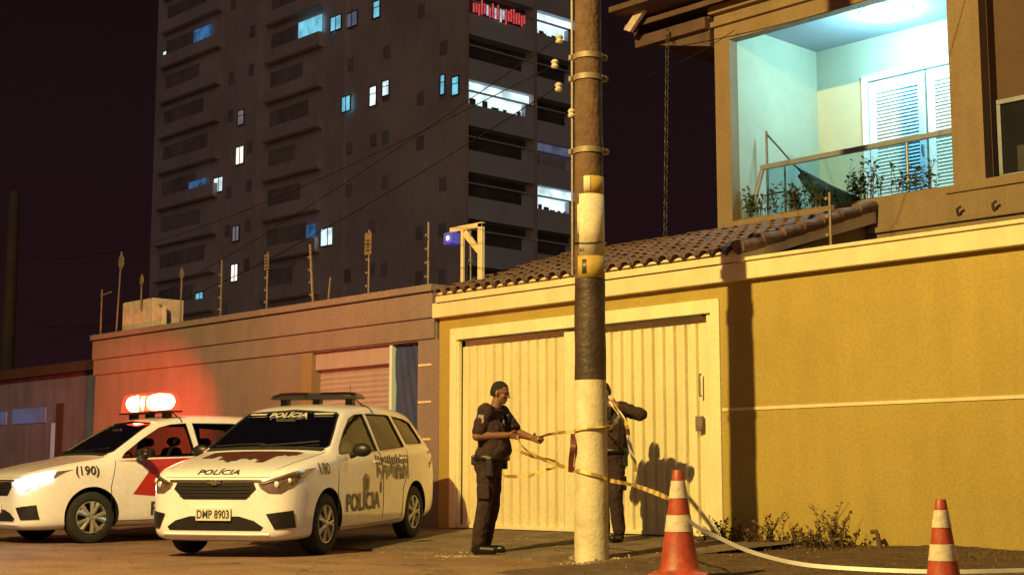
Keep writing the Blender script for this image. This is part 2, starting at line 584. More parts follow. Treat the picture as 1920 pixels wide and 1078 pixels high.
mb = MB()
mb.add([(-900, -900, -0.03), (900, -900, -0.03), (900, 900, -0.03), (-900, 900, -0.03)], [(0, 1, 2, 3)])
struct(mb.obj('ground', M['ground']))
mb = MB()
nx, ny = 90, 30
for j in range(ny + 1):
    for i in range(nx + 1):
        x = -60 + 75 * i / nx
        y = -8 + 18.1 * j / ny
        z = 0.012 * math.sin(x * 0.9 + y * 0.7) * (1 if 0 < j < ny else 0) * 0.6
        mb.v.append((x, y, z))
for j in range(ny):
    for i in range(nx):
        a = j * (nx + 1) + i
        mb.f.append((a, a + 1, a + nx + 2, a + nx + 1)); mb.m.append(0)
struct(mb.obj('road', M['asphalt'], smooth=True))

# sidewalk: a low kerb then a slab ramping up to the gates
mb = MB()
prof = [(10.06, -0.02), (10.07, 0.018), (10.12, 0.03), (11.5, rampz(11.5)), (13.3, 0.155)]
xs = [-60 + i * 0.75 for i in range(int((60 - 9.2) / 0.75) + 1)] + [-9.2]
for x in xs:
    for (y, z) in prof:
        jy = 0.035 * math.sin(x * 2.3) + 0.02 * math.sin(x * 7.1) if y < 10.2 else 0
        mb.v.append((x, y + jy, z))
n = len(prof)
for i in range(len(xs) - 1):
    for j in range(n - 1):
        a = i * n + j
        mb.f.append((a, a + n, a + n + 1, a + 1)); mb.m.append(0)
struct(mb.obj('sidewalk', M['pave']))

# dirt verge in front of the yellow wall, uneven
mb = MB()
nx, ny = 110, 46
rr = random.Random(3)
for j in range(ny + 1):
    for i in range(nx + 1):
        x = -9.9 + 10.0 * i / nx
        y = 8.45 + 4.85 * j / ny
        edge = min(1.0, (x + 9.9) / 0.8) if x < -9.1 else 1.0
        ramp_ = min(1.0, max(0.0, (y - 8.5) / 0.7))
        z = 0.035 * ramp_ + max(0, (y - 9.2)) * 0.014 + 0.016 * math.sin(x * 3.1 + 1.3 * math.sin(y * 2.2)) * ramp_ + rr.uniform(-0.006, 0.006)
        if y > 12.6:
            z += 0.05 * (y - 12.6) / 0.4
        if x < -9.1:
            base = rampz(y) - 0.03 if y > 10.1 else -0.03
            z = base + (z - base) * edge
        if j == 0:
            z = -0.02
        mb.v.append((x, y, z))
for j in range(ny):
    for i in range(nx):
        a = j * (nx + 1) + i
        mb.f.append((a, a + 1, a + nx + 2, a + nx + 1)); mb.m.append(0)
struct(mb.obj('dirt_verge', M['dirt'], smooth=True))


# ================================================================== YELLOW BOUNDARY WALL (right of the gate)
bw = thing('boundary_wall', 'long yellow ochre garden wall with cream coping and a thin white stripe', 'wall', (-6, FY, 0))
mb = MB().box(GX0 + 0.0, 6, FY, FY + 0.22, -0.1, 3.03)
mb.obj('wall', M['yellow'], bw, world=True)
mb = MB().box(-15.32, GX1 - 0.0, FY, FY + 0.22, 0.0, 3.03)
mb.obj('pilaster', M['yellow'], bw, world=True, bevel=0.01)
mb = MB().box(GX1, GX0, FY + 0.002, FY + 0.22, 2.865, 3.03)
mb.obj('lintel', M['yellow'], bw, world=True)
mb = MB().box(-15.36, 6, FY - 0.10, FY + 0.30, 3.03, 3.235)
mb.box(-9.98, 6, FY - 0.13, FY + 0.32, 3.232, 3.275)
mb.obj('coping', M['cream'], bw, world=True, bevel=0.008)
mb = MB().box(-10.33, 6, FY - 0.012, FY - 0.001, 1.565, 1.60)
mb.obj('stripe', M['cream'], bw, world=True)

# ================================================================== SLIDING GATE
gt = thing('garage_gate', 'wide cream ribbed metal garage gate behind the two officers', 'gate', (-12.7, FY, 0.15))
mb = MB()
mb.box(GX1, GX1 + 0.13, FY - 0.03, FY + 0.06, 0.15, 2.86)
mb.box(GX0 - 0.13, GX0, FY - 0.03, FY + 0.06, 0.15, 2.86)
mb.box(GX1 + 0.13, GX0 - 0.13, FY - 0.03, FY + 0.06, 2.70, 2.86)
mb.box(GX1 + 0.13, GX1 + 0.17, FY - 0.012, FY + 0.05, 0.2, 2.68)
mb.box(GX0 - 0.20, GX0 - 0.13, FY - 0.012, FY + 0.05, 0.2, 2.68)
mb.obj('gate_frame', M['gate'], gt, world=True, bevel=0.006)


def sheet(x0, x1, yb):
    mb = MB()
    p = 0.168
    n = max(1, int(round(abs(x1 - x0) / p)))
    p = (x1 - x0) / n
    prof = []
    for i in range(n):
        s = x0 + i * p
        prof += [(s, yb + 0.058), (s + p * 0.05, yb + 0.058), (s + p * 0.07, yb + 0.034), (s + p * 0.50, yb + 0.012), (s + p * 0.93, yb), (s + p * 0.95, yb + 0.058)]
    prof.append((x1, yb + 0.058))
    for (x, y) in prof:
        mb.v += [(x, y, 0.20), (x, y, 2.60)]
    for i in range(len(prof) - 1):
        mb.f.append((2 * i, 2 * i + 2, 2 * i + 3, 2 * i + 1)); mb.m.append(0)
    # slanted cap to the back plate on top of each rib
    mb.box(x0, x1, yb + 0.087, yb + 0.10, 0.18, 2.69)
    return mb


MIDX = -12.86
sheet(GX1 + 0.175, MIDX - 0.02, FY + 0.02).obj('gate_leaf', M['gate'], gt, world=True)
sheet(MIDX + 0.28, GX0 - 0.205, FY + 0.02).obj('gate_leaf', M['gate'], gt, world=True)
mb = MB().box(MIDX - 0.02, MIDX + 0.28, FY + 0.012, FY + 0.07, 0.18, 2.66)
mb.obj('meeting_plate', M['gate'], gt, world=True, bevel=0.005)
mb = MB().box(GX1 + 0.13, GX0 - 0.13, FY + 0.0, FY + 0.06, 0.155, 0.20)
mb.obj('bottom_rail', M['gate'], gt, world=True)
mb = MB().box(GX1 + 0.2, GX0 - 0.25, FY - 0.022, FY + 0.02, 2.675, 2.698)
mb.obj('gate_track', M['darksteel'], gt, world=True)
MB().box(-10.70, -10.60, FY - 0.045, FY + 0.0, 1.35, 1.52).obj('lock_plate', M['galv'], gt, world=True, bevel=0.006)
mb = MB().tube([(-10.62, FY - 0.02, 1.75), (-10.62, FY - 0.05, 1.75), (-10.62, FY - 0.05, 2.0), (-10.62, FY - 0.02, 2.0)], 0.012)
mb.obj('gate_handle', M['galv'], gt, world=True, smooth=True)

# ================================================================== TILED CANOPY OVER THE GATE
cp = thing('tiled_canopy', 'clay barrel tile canopy roof sloping down over the garage gate', 'roof', (-12.6, 14.2, 3.3))
RX0, RX1 = -15.25, -9.94
RY0, RY1 = 12.82, 15.6
RZ0, RZ1 = 3.345, 4.20
per = 0.205
rows = 9
rr = random.Random(5)
mb = MB()
ncol = int(round((RX1 - RX0) / per))
SEG = 9
for r_ in range(rows):
    t0, t1 = r_ / rows, (r_ + 1.10) / rows
    for c in range(ncol):
        x0 = RX0 + c * per
        dz = rr.uniform(-0.006, 0.008)
        dx = rr.uniform(-0.008, 0.008)
        b = len(mb.v)
        for (t, lift, wd) in ((t0, 0.030, 1.0), (t1, 0.004, 0.86)):
            y = RY0 + (RY1 - RY0) * min(t, 1.0)
            zb = RZ0 + (RZ1 - RZ0) * min(t, 1.0)
            for k in range(SEG):
                a = PI * k / (SEG - 1)
                xx = x0 + per / 2 + dx - math.cos(a) * per * 0.40 * wd
                mb.v.append((xx, y, zb + lift + dz + math.sin(a) * 0.072 * wd - 0.02))
            for k in range(SEG):
                a = PI * k / (SEG - 1)
                xx = x0 + per / 2 + dx - math.cos(a) * (per * 0.40 * wd - 0.013)
                mb.v.append((xx, y, zb + lift + dz + math.sin(a) * (0.072 * wd - 0.013) - 0.02))
        for k in range(SEG - 1):
            mb.f.append((b + k, b + k + 1, b + 2 * SEG + k + 1, b + 2 * SEG + k)); mb.m.append(0)
            mb.f.append((b + SEG + k + 1, b + SEG + k, b + k, b + k + 1)[::-1]); mb.m.append(0)
            mb.f.append((b + SEG + k, b + SEG + k + 1, b + 3 * SEG + k + 1, b + 3 * SEG + k)[::-1]); mb.m.append(0)
# channel tiles between
mb.add([(RX0, RY0 + 0.02, RZ0 - 0.012), (RX1, RY0 + 0.02, RZ0 - 0.012), (RX1, RY1, RZ1 - 0.012), (RX0, RY1, RZ1 - 0.012)], [(0, 1, 2, 3)])
mb.obj('roof_tiles', M['tile'], cp, world=True, smooth=True)
# mortar teeth under the eave
mb = MB()
prof = []
k = 0
x = RX0
while x < RX1:
    ph = (x - RX0) / per
    prof.append((x, RZ0 - 0.035 + 0.062 * abs(math.sin(PI * ph)) ** 0.8))
    x += per / 8
poly = [(RX0, 3.236)] + prof + [(RX1, 3.236)]
for i in range(len(prof) - 1):
    (xa, za), (xb, zb) = prof[i], prof[i + 1]
    mb.add([(xa, RY0 + 0.05, 3.236), (xb, RY0 + 0.05, 3.236), (xb, RY0 + 0.05, zb), (xa, RY0 + 0.05, za),
            (xa, RY0 + 0.3, 3.236), (xb, RY0 + 0.3, 3.236), (xb, RY0 + 0.3, zb), (xa, RY0 + 0.3, za)],
           [(0, 1, 2, 3), (3, 2, 6, 7), (4, 7, 6, 5)])
mb.obj('eave_mortar', M['cream'], cp, world=True)
# barge board + verge tiles
mb = MB()
sl = (RZ1 - RZ0) / (RY1 - RY0)
mb.prism([(RY0 + 0.02, RZ0 - 0.13), (RY1, RZ1 - 0.20), (RY1, RZ1 - 0.03), (RY0 + 0.02, RZ0 - 0.03)], lambda a, b, d: (d, a, b), RX1 - 0.02, RX1 + 0.05)
mb.obj('barge_board', M['cream'], cp, world=True, bevel=0.006)
mb = MB()
for r_ in range(7):
    t0, t1 = r_ / 7, (r_ + 1.1) / 7
    pts = []
    for t, lift in ((t0, 0.03), (t1, 0.0)):
        pts.append((RX1 + 0.02, RY0 + (RY1 - RY0) * t, RZ0 + (RZ1 - RZ0) * t + lift + 0.01))
    mb.tube(pts, [0.085, 0.07], seg=12)
mb.obj('verge_tile', M['tile'], cp, world=True, smooth=True)
mb = MB().box(-10.16, -10.06, FY + 0.31, 15.55, 3.2, 3.34)
mb.prism([(FY + 0.31, 0.2), (15.55, 0.2), (15.55, 4.0), (FY + 0.31, 3.28)], lambda a, b, d: (d, a, b), -10.14, -10.02)
mb.obj('side_wall', M['house'], cp, world=True)
mb = MB().box(-15.3, -15.2, FY + 0.23, 16, 0.1, 3.3)
mb.prism([(FY - 0.1, 3.24), (RY1, 4.05), (RY1, 4.16), (FY - 0.1, 3.33)], lambda a, b, d: (d, a, b), -15.24, -15.14)
mb.obj('party_wall', M['nbwall'], cp, world=True)

# ================================================================== HOUSE
HY = 15.6
hs = thing('house', 'two storey ochre house with a lit upstairs balcony above the garage', 'house', (-9, 17, 0))
BX0, BX1 = -12.16, -8.80
BZ0, BZ1 = 4.32, 6.90
BYB = 17.7
mb = MB()
mb.box(-12.42, BX0, HY, HY + 0.18, 0.1, 7.42)                     # left pier
mb.box(BX1, -8.38, HY, HY + 0.18, 0.1, 7.42)                      # right pier
mb.box(BX0, BX1, HY, HY + 0.18, 0.1, BZ0)                         # below balcony
mb.box(-8.38, 3.0, HY + 0.004, HY + 0.18, 0.1, 4.34)
mb.obj('wall', M['house'], hs, world=True)
mb = MB().box(BX0, BX1, HY + 0.002, HY + 0.18, BZ1, 7.42)
mb.obj('balcony_header', M['house'], hs, world=True)
mb = MB().box(-12.45, 3.0, HY - 0.06, HY - 0.001, 7.12, 7.20)
mb.box(-12.45, 3.0, HY - 0.10, HY - 0.001, 7.30, 7.42)
mb.box(-12.1, 3.0, HY - 0.05, HY - 0.001, 3.86, 3.93)
mb.box(BX1 - 0.1, 3.0, HY - 0.03, HY - 0.001, 4.22, 4.26)
mb.obj('moulding', M['house'], hs, world=True, bevel=0.01)
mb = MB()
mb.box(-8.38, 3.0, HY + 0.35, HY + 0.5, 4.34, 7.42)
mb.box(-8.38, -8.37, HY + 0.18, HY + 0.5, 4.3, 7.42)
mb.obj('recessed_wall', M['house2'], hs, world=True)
mb = MB().box(-12.42, -12.30, HY + 0.18, 24, 0.1, 7.42)
mb.box(-12.42, 3, 23.9, 24, 0.1, 7.42)
mb.box(-12.42, 3.0, HY + 0.1, 24, 7.42, 7.5)
mb.obj('side_wall', M['house'], hs, world=True)
# balcony room
mb = MB()
mb.box(-12.30, BX0, HY + 0.18, BYB, BZ0 - 0.1, 7.2)
mb.box(-12.3, BX1 + 0.4, BYB, BYB + 0.12, BZ0 - 0.1, 7.2)
mb.box(BX1 + 0.02, BX1 + 0.12, HY + 0.18, BYB, BZ0 - 0.1, 7.2)
mb.obj('balcony_wall', M['balc'], hs, world=True)
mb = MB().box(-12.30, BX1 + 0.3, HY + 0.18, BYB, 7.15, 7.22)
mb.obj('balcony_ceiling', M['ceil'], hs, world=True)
mb = MB().box(-12.30, BX1 + 0.3, HY + 0.18, BYB, BZ0 - 0.12, BZ0 - 0.02)
mb.obj('balcony_floor', M['pave'], hs, world=True)
# ceiling light
fx = MB().lathe([(0.0, -0.11), (0.20, -0.105), (0.30, -0.07), (0.34, -0.02), (0.34, 0.0)], (-10.35, 16.75, 7.145), 28)
fxo = fx.obj('ceiling_lamp', M['fixture'], hs, world=True, smooth=True)
lo = light('balcony_lamp_light', 'POINT', (-10.35, 16.75, 6.88), 225, (0.42, 0.89, 1.0), shadow_soft_size=0.22)
# louvred double door
dx0, dx1 = -11.36, -9.30
dzt = 6.50
mb = MB()
mb.box(dx0, dx0 + 0.10, BYB - 0.06, BYB - 0.002, BZ0, dzt)
mb.box(dx1 - 0.10, dx1, BYB - 0.06, BYB - 0.002, BZ0, dzt)
mb.box(dx0, dx1, BYB - 0.06, BYB - 0.003, dzt - 0.0, dzt + 0.11)
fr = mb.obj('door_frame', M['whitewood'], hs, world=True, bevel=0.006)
for q in range(2):
    a = dx0 + 0.12 + q * 0.94
    b = a + 0.90
    mb = MB()
    mb.box(a, a + 0.11, BYB - 0.055, BYB - 0.015, BZ0 + 0.01, dzt - 0.03)
    mb.box(b - 0.11, b, BYB - 0.055, BYB - 0.015, BZ0 + 0.01, dzt - 0.03)
    mb.box(a + 0.11, b - 0.11, BYB - 0.055, BYB - 0.015, dzt - 0.20, dzt - 0.03)
    mb.box(a + 0.11, b - 0.11, BYB - 0.055, BYB - 0.015, BZ0 + 0.01, BZ0 + 0.2)
    z = BZ0 + 0.22
    while z < dzt - 0.22:
        mb.add([(a + 0.11, BYB - 0.052, z), (b - 0.11, BYB - 0.052, z), (b - 0.11, BYB - 0.018, z + 0.045), (a + 0.11, BYB - 0.018, z + 0.045),
                (a + 0.11, BYB - 0.046, z - 0.006), (b - 0.11, BYB - 0.046, z - 0.006), (b - 0.11, BYB - 0.012, z + 0.038), (a + 0.11, BYB - 0.012, z + 0.038)],
               [(0, 1, 2, 3), (7, 6, 5, 4), (0, 4, 5, 1), (2, 6, 7, 3)])
        z += 0.050
    mb.box(a + 0.11, b - 0.11, BYB - 0.017, BYB - 0.010, BZ0 + 0.2, dzt - 0.2)
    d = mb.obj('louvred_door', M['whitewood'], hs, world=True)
    MB().box(b - 0.07, b - 0.04, BYB - 0.085, BYB - 0.056, 5.3, 5.42).obj('handle', M['steel'], d, world=False).location = (-hs.location.x, -hs.location.y, -hs.location.z)
# railing
RYc = HY + 0.30
rl = MB()
rl.box(-11.88, BX1 + 0.02, RYc - 0.03, RYc + 0.03, 5.03, 5.10)
rail = rl.obj('railing', M['rail'], hs, world=True, bevel=0.008)
rl = MB().tube([(-11.86, RYc, 5.04), (-12.08, RYc - 0.05, 4.31)], 0.035, 8)
MB().tube([(-9.6, RYc, 5.04), (-9.6, RYc, 4.31)], 0.02, 8).obj('railing_post', M['rail'], hs, world=True, smooth=True)
rl.obj('railing_post', M['rail'], hs, world=True, smooth=True)
rl = MB().box(-11.80, BX1 + 0.02, RYc - 0.006, RYc + 0.006, 4.36, 5.028)
rl.obj('glass_panel', M['glass'], hs, world=True)
# right hand window
WY = HY + 0.35
mb = MB()
x0, x1, z0, z1 = -8.62, -7.3, 4.42, 5.28
x0 = -8.36
mb.box(x0, 2.0, WY - 0.06, WY - 0.001, z1, z1 + 0.06)
mb.box(x0, 2.0, WY - 0.06, WY - 0.001, z0 - 0.06, z0)
mb.box(x0, x0 + 0.05, WY - 0.06, WY - 0.001, z0, z1)
mb.box(-7.05, -6.98, WY - 0.06, WY - 0.001, z0, z1)
wf = mb.obj('window', M['rail'], hs, world=True, bevel=0.005)
MB().box(x0 + 0.05, 2.0, WY - 0.02, WY - 0.006, z0, z1).obj('window_pane', M['darkglass'], wf).location = (-hs.location.x, -hs.location.y, -hs.location.z)
MB().box(-8.12, -7.78, WY - 0.05, WY - 0.02, z0 + 0.01, z0 + 0.32).obj('air_vent', M['black'], wf).location = (-hs.location.x, -hs.location.y, -hs.location.z)
# eaves and roof, overhanging to the left
mb = MB()
mb.prism([(-13.55, 7.12), (-12.46, 6.86), (-12.46, 7.30), (-13.55, 7.30)], lambda a, b, d: (a, d, b), HY - 0.05, HY + 4)
mb.box(-13.75, 3.0, HY - 0.75, HY + 6, 7.50, 7.58)
sof = mb.obj('soffit', M['timber'], hs, world=True)
mb = MB()
mb.box(-13.78, -12.46, HY - 0.16, HY - 0.05, 7.10, 7.27)
mb.box(-13.80, -13.70, HY - 0.16, HY + 6, 7.25, 7.45)
mb.obj('fascia', M['timber'], hs, world=True, bevel=0.01)
mb = MB()
mb.add([(-13.85, HY - 0.3, 7.36), (3, HY - 0.3, 7.36), (3, HY + 4, 9.6), (-10.4, HY + 4, 9.6), (-13.85, HY + 7, 7.36),
        (-13.85, HY - 0.3, 7.44), (3, HY - 0.3, 7.44), (3, HY + 4, 9.7), (-10.4, HY + 4, 9.7), (-13.85, HY + 7, 7.44)],
       [(5, 6, 7, 8), (5, 8, 9), (0, 5, 9, 4), (0, 1, 6, 5), (0, 4, 3), (0, 3, 2, 1)])
mb.obj('roof', M['timber'], hs, world=True)
mb = MB()
mb.prism([(-13.72, 7.30), (-12.55, 8.35), (-12.46, 8.28), (-13.60, 7.24)], lambda a, b, d: (a, d, b), HY - 0.48, HY - 0.40)
mb.obj('rake_board', M['panelw'], hs, world=True, bevel=0.01)
for x in (-8.72, -8.26):
    MB().tube([(x, HY - 0.06, 3.93), (x, HY - 0.09, 4.0), (x + 0.05, HY - 0.09, 4.03)], 0.018, 8).obj('wall_hook', M['darksteel'], hs, world=True, smooth=True)

# folded hammock tied to a thin pole
hm = thing('hammock', 'dark cloth hammock sagging from a thin pole behind the balcony glass', 'hammock', (-11.3, 16.2, 4.3))
mb = MB().tube([(-12.0, 16.2, 4.3), (-12.0, 16.2, 5.66)], 0.018, 8)
mb.tube([(-12.0, 16.2, 4.75), (-11.7, 16.2, 4.75)], 0.012, 6)
mb.tube([(-11.7, 16.2, 4.3), (-11.7, 16.2, 5.1)], 0.014, 6)
mb.obj('pole', M['darksteel'], hm, world=True, smooth=True)
mb = MB().tube([(-12.0, 16.2, 5.62), (-11.75, 16.18, 5.35), (-11.5, 16.15, 5.08), (-11.3, 16.12, 4.92)], 0.014, 6)
mb.obj('rope', M['darksteel'], hm, world=True, smooth=True)
mb = MB()
n = 14
for i in range(n + 1):
    t = i / n
    x = -11.42 + 1.0 * t
    top = 5.0 - 0.58 * t ** 1.1
    h = 0.10 + 0.42 * math.sin(PI * min(1, t * 0.9)) * (1 - 0.3 * t)
    bot = max(4.33, top - h)
    for k in range(5):
        u = k / 4
        mb.v.append((x, 16.1 + 0.05 * math.sin(7 * t + 5 * u) + 0.05 * u, top + (bot - top) * u))
for i in range(n):
    for k in range(4):
        a = i * 5 + k
        mb.f.append((a, a + 1, a + 6, a + 5)); mb.m.append(0)
o = mb.obj('cloth', M['cloth'], hm, world=True, smooth=True)
sd = o.modifiers.new('thick', 'SOLIDIFY'); sd.thickness = 0.02


def leafy(mb, base, h, spread, nst, leaf, rr, lean=0.3, dens=9, mi_leaf=0, mi_stem=1):
    for s_ in range(nst):
        a = rr.uniform(0, 2 * PI)
        r0 = rr.uniform(0, spread * 0.5)
        x = base[0] + r0 * math.cos(a); y = base[1] + r0 * math.sin(a) * 0.5; z = base[2]
        hh = h * rr.uniform(0.45, 1.0)
        lx = rr.uniform(-lean, lean) * hh; ly = rr.uniform(-lean, lean) * hh * 0.5
        pts = [(x + lx * t * t, y + ly * t * t, z + hh * t) for t in (0, 0.35, 0.7, 1.0)]
        mb.tube(pts, [0.005, 0.004, 0.003, 0.002], 4, mi_stem, caps=False)
        for k in range(dens):
            t = rr.uniform(0.15, 1.0)
            p = Vector((x + lx * t * t, y + ly * t * t, z + hh * t))
            d = Vector((rr.uniform(-1, 1), rr.uniform(-1, 1), rr.uniform(-0.2, 0.9))).normalized()
            L = leaf * rr.uniform(0.6, 1.3)
            sd_ = d.cross(Vector((rr.uniform(-1, 1), rr.uniform(-1, 1), 1))).normalized() * L * 0.28
            p2 = p + d * L
            md_ = p + d * L * 0.5 + Vector((0, 0, 0.1 * L))
            mb.add([p, md_ + sd_, p2, md_ - sd_], [(0, 1, 2, 3)], mi_leaf)


rr = random.Random(11)
blabels = ['small leafy potted plant at the far left end of the balcony', 'bushy dark green plant below the hammock pole on the balcony',
           'leafy plant at the right end of the hammock cloth on the balcony', 'sparse leggy plant in front of the white louvred doors']
for k, (x, h, nst, sp_) in enumerate(((-11.98, 0.42, 10, 0.35), (-11.25, 0.40, 26, 0.8), (-10.2, 0.55, 16, 0.55), (-9.45, 0.42, 12, 0.9))):
    pl = thing('balcony_plant', blabels[k], 'plant', (x, 15.82, 4.32), 0, 'plants along the balcony edge')
    mb = MB(); leafy(mb, (x, 15.82, 4.36), h, sp_ * 1.25, int(nst * 1.8), 0.065, rr, 0.4, 11)
    mb.obj('foliage', [M['leafd'], M['stalk']], pl, world=True)
    MB().box(x - sp_ * 0.35, x + sp_ * 0.35, 15.79, 15.86, 4.305, 4.375).obj('planter', M['tile'], pl, world=True, bevel=0.005)

# rain chain
ch = thing('rain_chain', 'long steel link chain hanging from the roof eave in the dark', 'chain', (-13.07, 15.0, 4.2))
mb = MB()
z = 7.15
i = 0
while z > 4.05:
    c = (-13.07 - 0.10 * (7.15 - z) / 3.1, 15.35, z)
    pts = []
    for k in range(13):
        a = 2 * PI * k / 12
        u, v = 0.028 * math.cos(a), 0.055 * math.sin(a)
        pts.append((c[0] + (u if i % 2 else 0), c[1] + (0 if i % 2 else u), c[2] + v))
    mb.tube(pts, 0.008, 5, caps=False)
    z -= 0.088
    i += 1
mb.obj('links', M['darksteel'], ch, world=True, smooth=True)

# ================================================================== NEIGHBOUR'S WALL
nb = thing('neighbour_wall', 'brown rendered facade with stepped cornice behind the police cars', 'wall', (-20, FY, 0))
SX0, SX1 = -18.35, -15.78
mb = MB()
mb.box(-25.42, SX0 - 0.25, FY, FY + 0.25, 0.0, 2.74)
mb.box(SX1, -15.32, FY, FY + 0.25, 0.0, 2.74)
mb.box(-25.42, -15.37, FY, FY + 0.25, 2.74, 3.50)
mb.box(-25.42, -25.2, FY + 0.25, FY + 9, 0.0, 3.50)
mb.obj('wall', M['nbwall'], nb, world=True)
mb = MB()
mb.box(-25.46, -15.4, FY - 0.035, FY - 0.001, 2.76, 3.05)
mb.box(-25.46, -15.4, FY - 0.07, FY - 0.001, 3.05, 3.40)
mb.box(-25.50, -15.38, FY - 0.11, FY + 0.28, 3.42, 3.52)
mb.obj('cornice', M['nbwall'], nb, world=True, bevel=0.01)
mb = MB().box(SX0 - 0.25, SX0, FY - 0.02, FY + 0.25, 0.0, 2.739)
mb.obj('pilaster', M['house'], nb, world=True, bevel=0.01)
mb = MB()
mb.box(SX1 + 0.02, SX1 + 0.30, FY - 0.012, FY - 0.001, 2.38, 2.41)
mb.box(SX1 + 0.02, SX1 + 0.30, FY - 0.012, FY - 0.001, 1.86, 1.89)
mb.box(SX1 + 0.02, SX1 + 0.30, FY - 0.012, FY - 0.001, 1.34, 1.37)
mb.box(-19.4, -18.9, FY - 0.012, FY - 0.001, 1.86, 1.89)
mb.obj('groove', M['cream'], nb, world=True)
sh = thing('roller_shutter', 'pale brown horizontal slat roller shutter beside the blue tarpaulin', 'shutter', (-17.3, FY + 0.2, 0.15))
mb = MB()
z = 0.15
while z < 2.45:
    mb.add([(SX0, FY + 0.17, z), (-16.46, FY + 0.17, z), (-16.46, FY + 0.155, z + 0.04), (SX0, FY + 0.155, z + 0.04), (-16.46, FY + 0.17, z + 0.078), (SX0, FY + 0.17, z + 0.078)],
           [(0, 1, 2, 3), (3, 2, 4, 5)])
    z += 0.08
mb.box(SX0, -16.46, FY + 0.19, FY + 0.2, 0.15, 2.5)
mb.obj('slats', M['shutter'], sh, world=True)
MB().box(SX0, -16.46, FY + 0.06, FY + 0.24, 2.47, 2.735).obj('shutter_box', M['shutter'], sh, world=True, bevel=0.01)
MB().box(-16.46, -16.40, FY + 0.02, FY + 0.22, 0.15, 2.735).obj('side_rail', M['whitewood'], sh, world=True, bevel=0.005)
tp = MB()
nx, nz = 26, 30
rr = random.Random(9)
for j in range(nz + 1):
    for i in range(nx + 1):
        x = -16.39 + 0.595 * i / nx
        z = 1.15 + 1.57 * j / nz
        y = FY + 0.09 + 0.007 * math.sin(i * 0.9 + j * 0.45) + 0.006 * math.sin(i * 0.33 - j * 0.3) + 0.003 * math.sin(i * 1.7 + j * 1.1)
        tp.v.append((x, y, z))
for j in range(nz):
    for i in range(nx):
        a = j * (nx + 1) + i
        tp.f.append((a, a + 1, a + nx + 2, a + nx + 1)); tp.m.append(0)
o = tag(tp.obj('tarpaulin', M['tarp'], smooth=True), 'creased dark blue tarpaulin hung beside the roller shutter', 'tarpaulin')
sd = o.modifiers.new('thick', 'SOLIDIFY'); sd.thickness = 0.006
MB().box(-16.40, SX1, FY + 0.15, FY + 0.24, 0.1, 2.735).obj('side_gate', M['whitewood'], nb, world=True)

# electric fence posts standing on the walls
posts = [  # x, z0, z1, kind, label
    (-25.48, 3.52, 4.42, 'bar', 'short fence post with a crossbar at the far left end of the brown wall'),
    (-24.80, 3.52, 5.05, 'leaf', 'tallest spear topped fence post rising behind the pale metal box'),
    (-23.95, 3.90, 4.55, 'spear', 'small spear topped fence post standing over the right of the pale metal box'),
    (-22.52, 3.52, 4.52, 'spear', 'spear topped fence post left of the small blue lit tower window'),
    (-21.20, 3.52, 4.52, 'insul', 'bare fence post with insulators just right of the small blue lit window'),
    (-19.80, 3.52, 4.50, 'sign', 'fence post with a small warning plate left of the leaning post'),
    (-18.50, 3.52, 4.48, 'lean', 'fence post leaning to the left below the cyan lit window'),
    (-18.10, 3.52, 3.90, 'stub', 'short broken off fence stub right of the leaning post'),
    (-17.08, 3.52, 4.52, 'sign', 'fence post with a large warning plate above the blue tarpaulin'),
    (-15.69, 3.52, 4.46, 'insul', 'fence post with insulators left of the small blue floodlight'),
    (-8.88, 3.28, 3.90, 'insul', 'pale fence post with insulators on the cream coping below the balcony'),
]
for (x, z0, z1, kind, lb) in posts:
    t = thing('fence_post', lb, 'fence post', (x, FY + 0.1, z0), 0, 'electric fence posts on the wall tops')
    dxl = -0.11 if kind == 'lean' else (0.05 if kind == 'stub' else (0.04 if kind in ('leaf',) else 0.0))
    MB().tube([(x - (0.06 if kind == 'leaf' else 0), FY + 0.1, z0), (x + dxl, FY + 0.1, z1)], 0.022 if kind == 'lean' else 0.016, 6).obj('post', M['galv'], t, world=True)
    mb = MB()
    k = 0
    z = z0 + 0.15
    while z < z1 - 0.05 and kind in ('insul', 'sign', 'lean'):
        f = (z - z0) / (z1 - z0)
        MB().ball((x + dxl * f - 0.03, FY + 0.08, z), (0.025, 0.02, 0.022), 8, 6).obj('insulator', M['galv'], t, world=True, smooth=True)
        z += 0.2
    if kind == 'sign':
        big = 1.25 if x > -18 else 1.0
        MB().box(x - 0.065 * big, x + 0.065 * big, FY + 0.075, FY + 0.083, z1 - 0.30 * big, z1 - 0.04).obj('warning_plate', M['plated'], t, world=True, bevel=0.003)
        mb = MB()
        for q in range(4):
            mb.box(x - 0.04, x + 0.04, FY + 0.070, FY + 0.074, z1 - 0.26 * big + q * 0.05, z1 - 0.24 * big + q * 0.05)
        mb.obj('plate_marks', M['ink'], t, world=True)
    if kind in ('leaf', 'spear'):
        s_ = 1.0 if kind == 'leaf' else 0.62
        c = (x + dxl, z1 - 0.16 * s_)
        pol = [(c[0], c[1] - 0.17 * s_), (c[0] + 0.09 * s_, c[1] - 0.08 * s_), (c[0] + 0.085 * s_, c[1] + 0.06 * s_), (c[0] + 0.03, c[1] + 0.11 * s_), (c[0], c[1] + 0.19 * s_),
               (c[0] - 0.03, c[1] + 0.11 * s_), (c[0] - 0.085 * s_, c[1] + 0.06 * s_), (c[0] - 0.09 * s_, c[1] - 0.08 * s_)]
        MB().prism(pol, lambda a, b, d: (a, d, b), FY + 0.085, FY + 0.115).obj('spear_head', M['galv'], t, world=True, bevel=0.006)
    if kind == 'bar':
        MB().tube([(x - 0.05, FY + 0.1, z1 - 0.12), (x + 0.36, FY + 0.1, z1 - 0.08)], 0.018, 6).obj('crossbar', M['galv'], t, world=True)

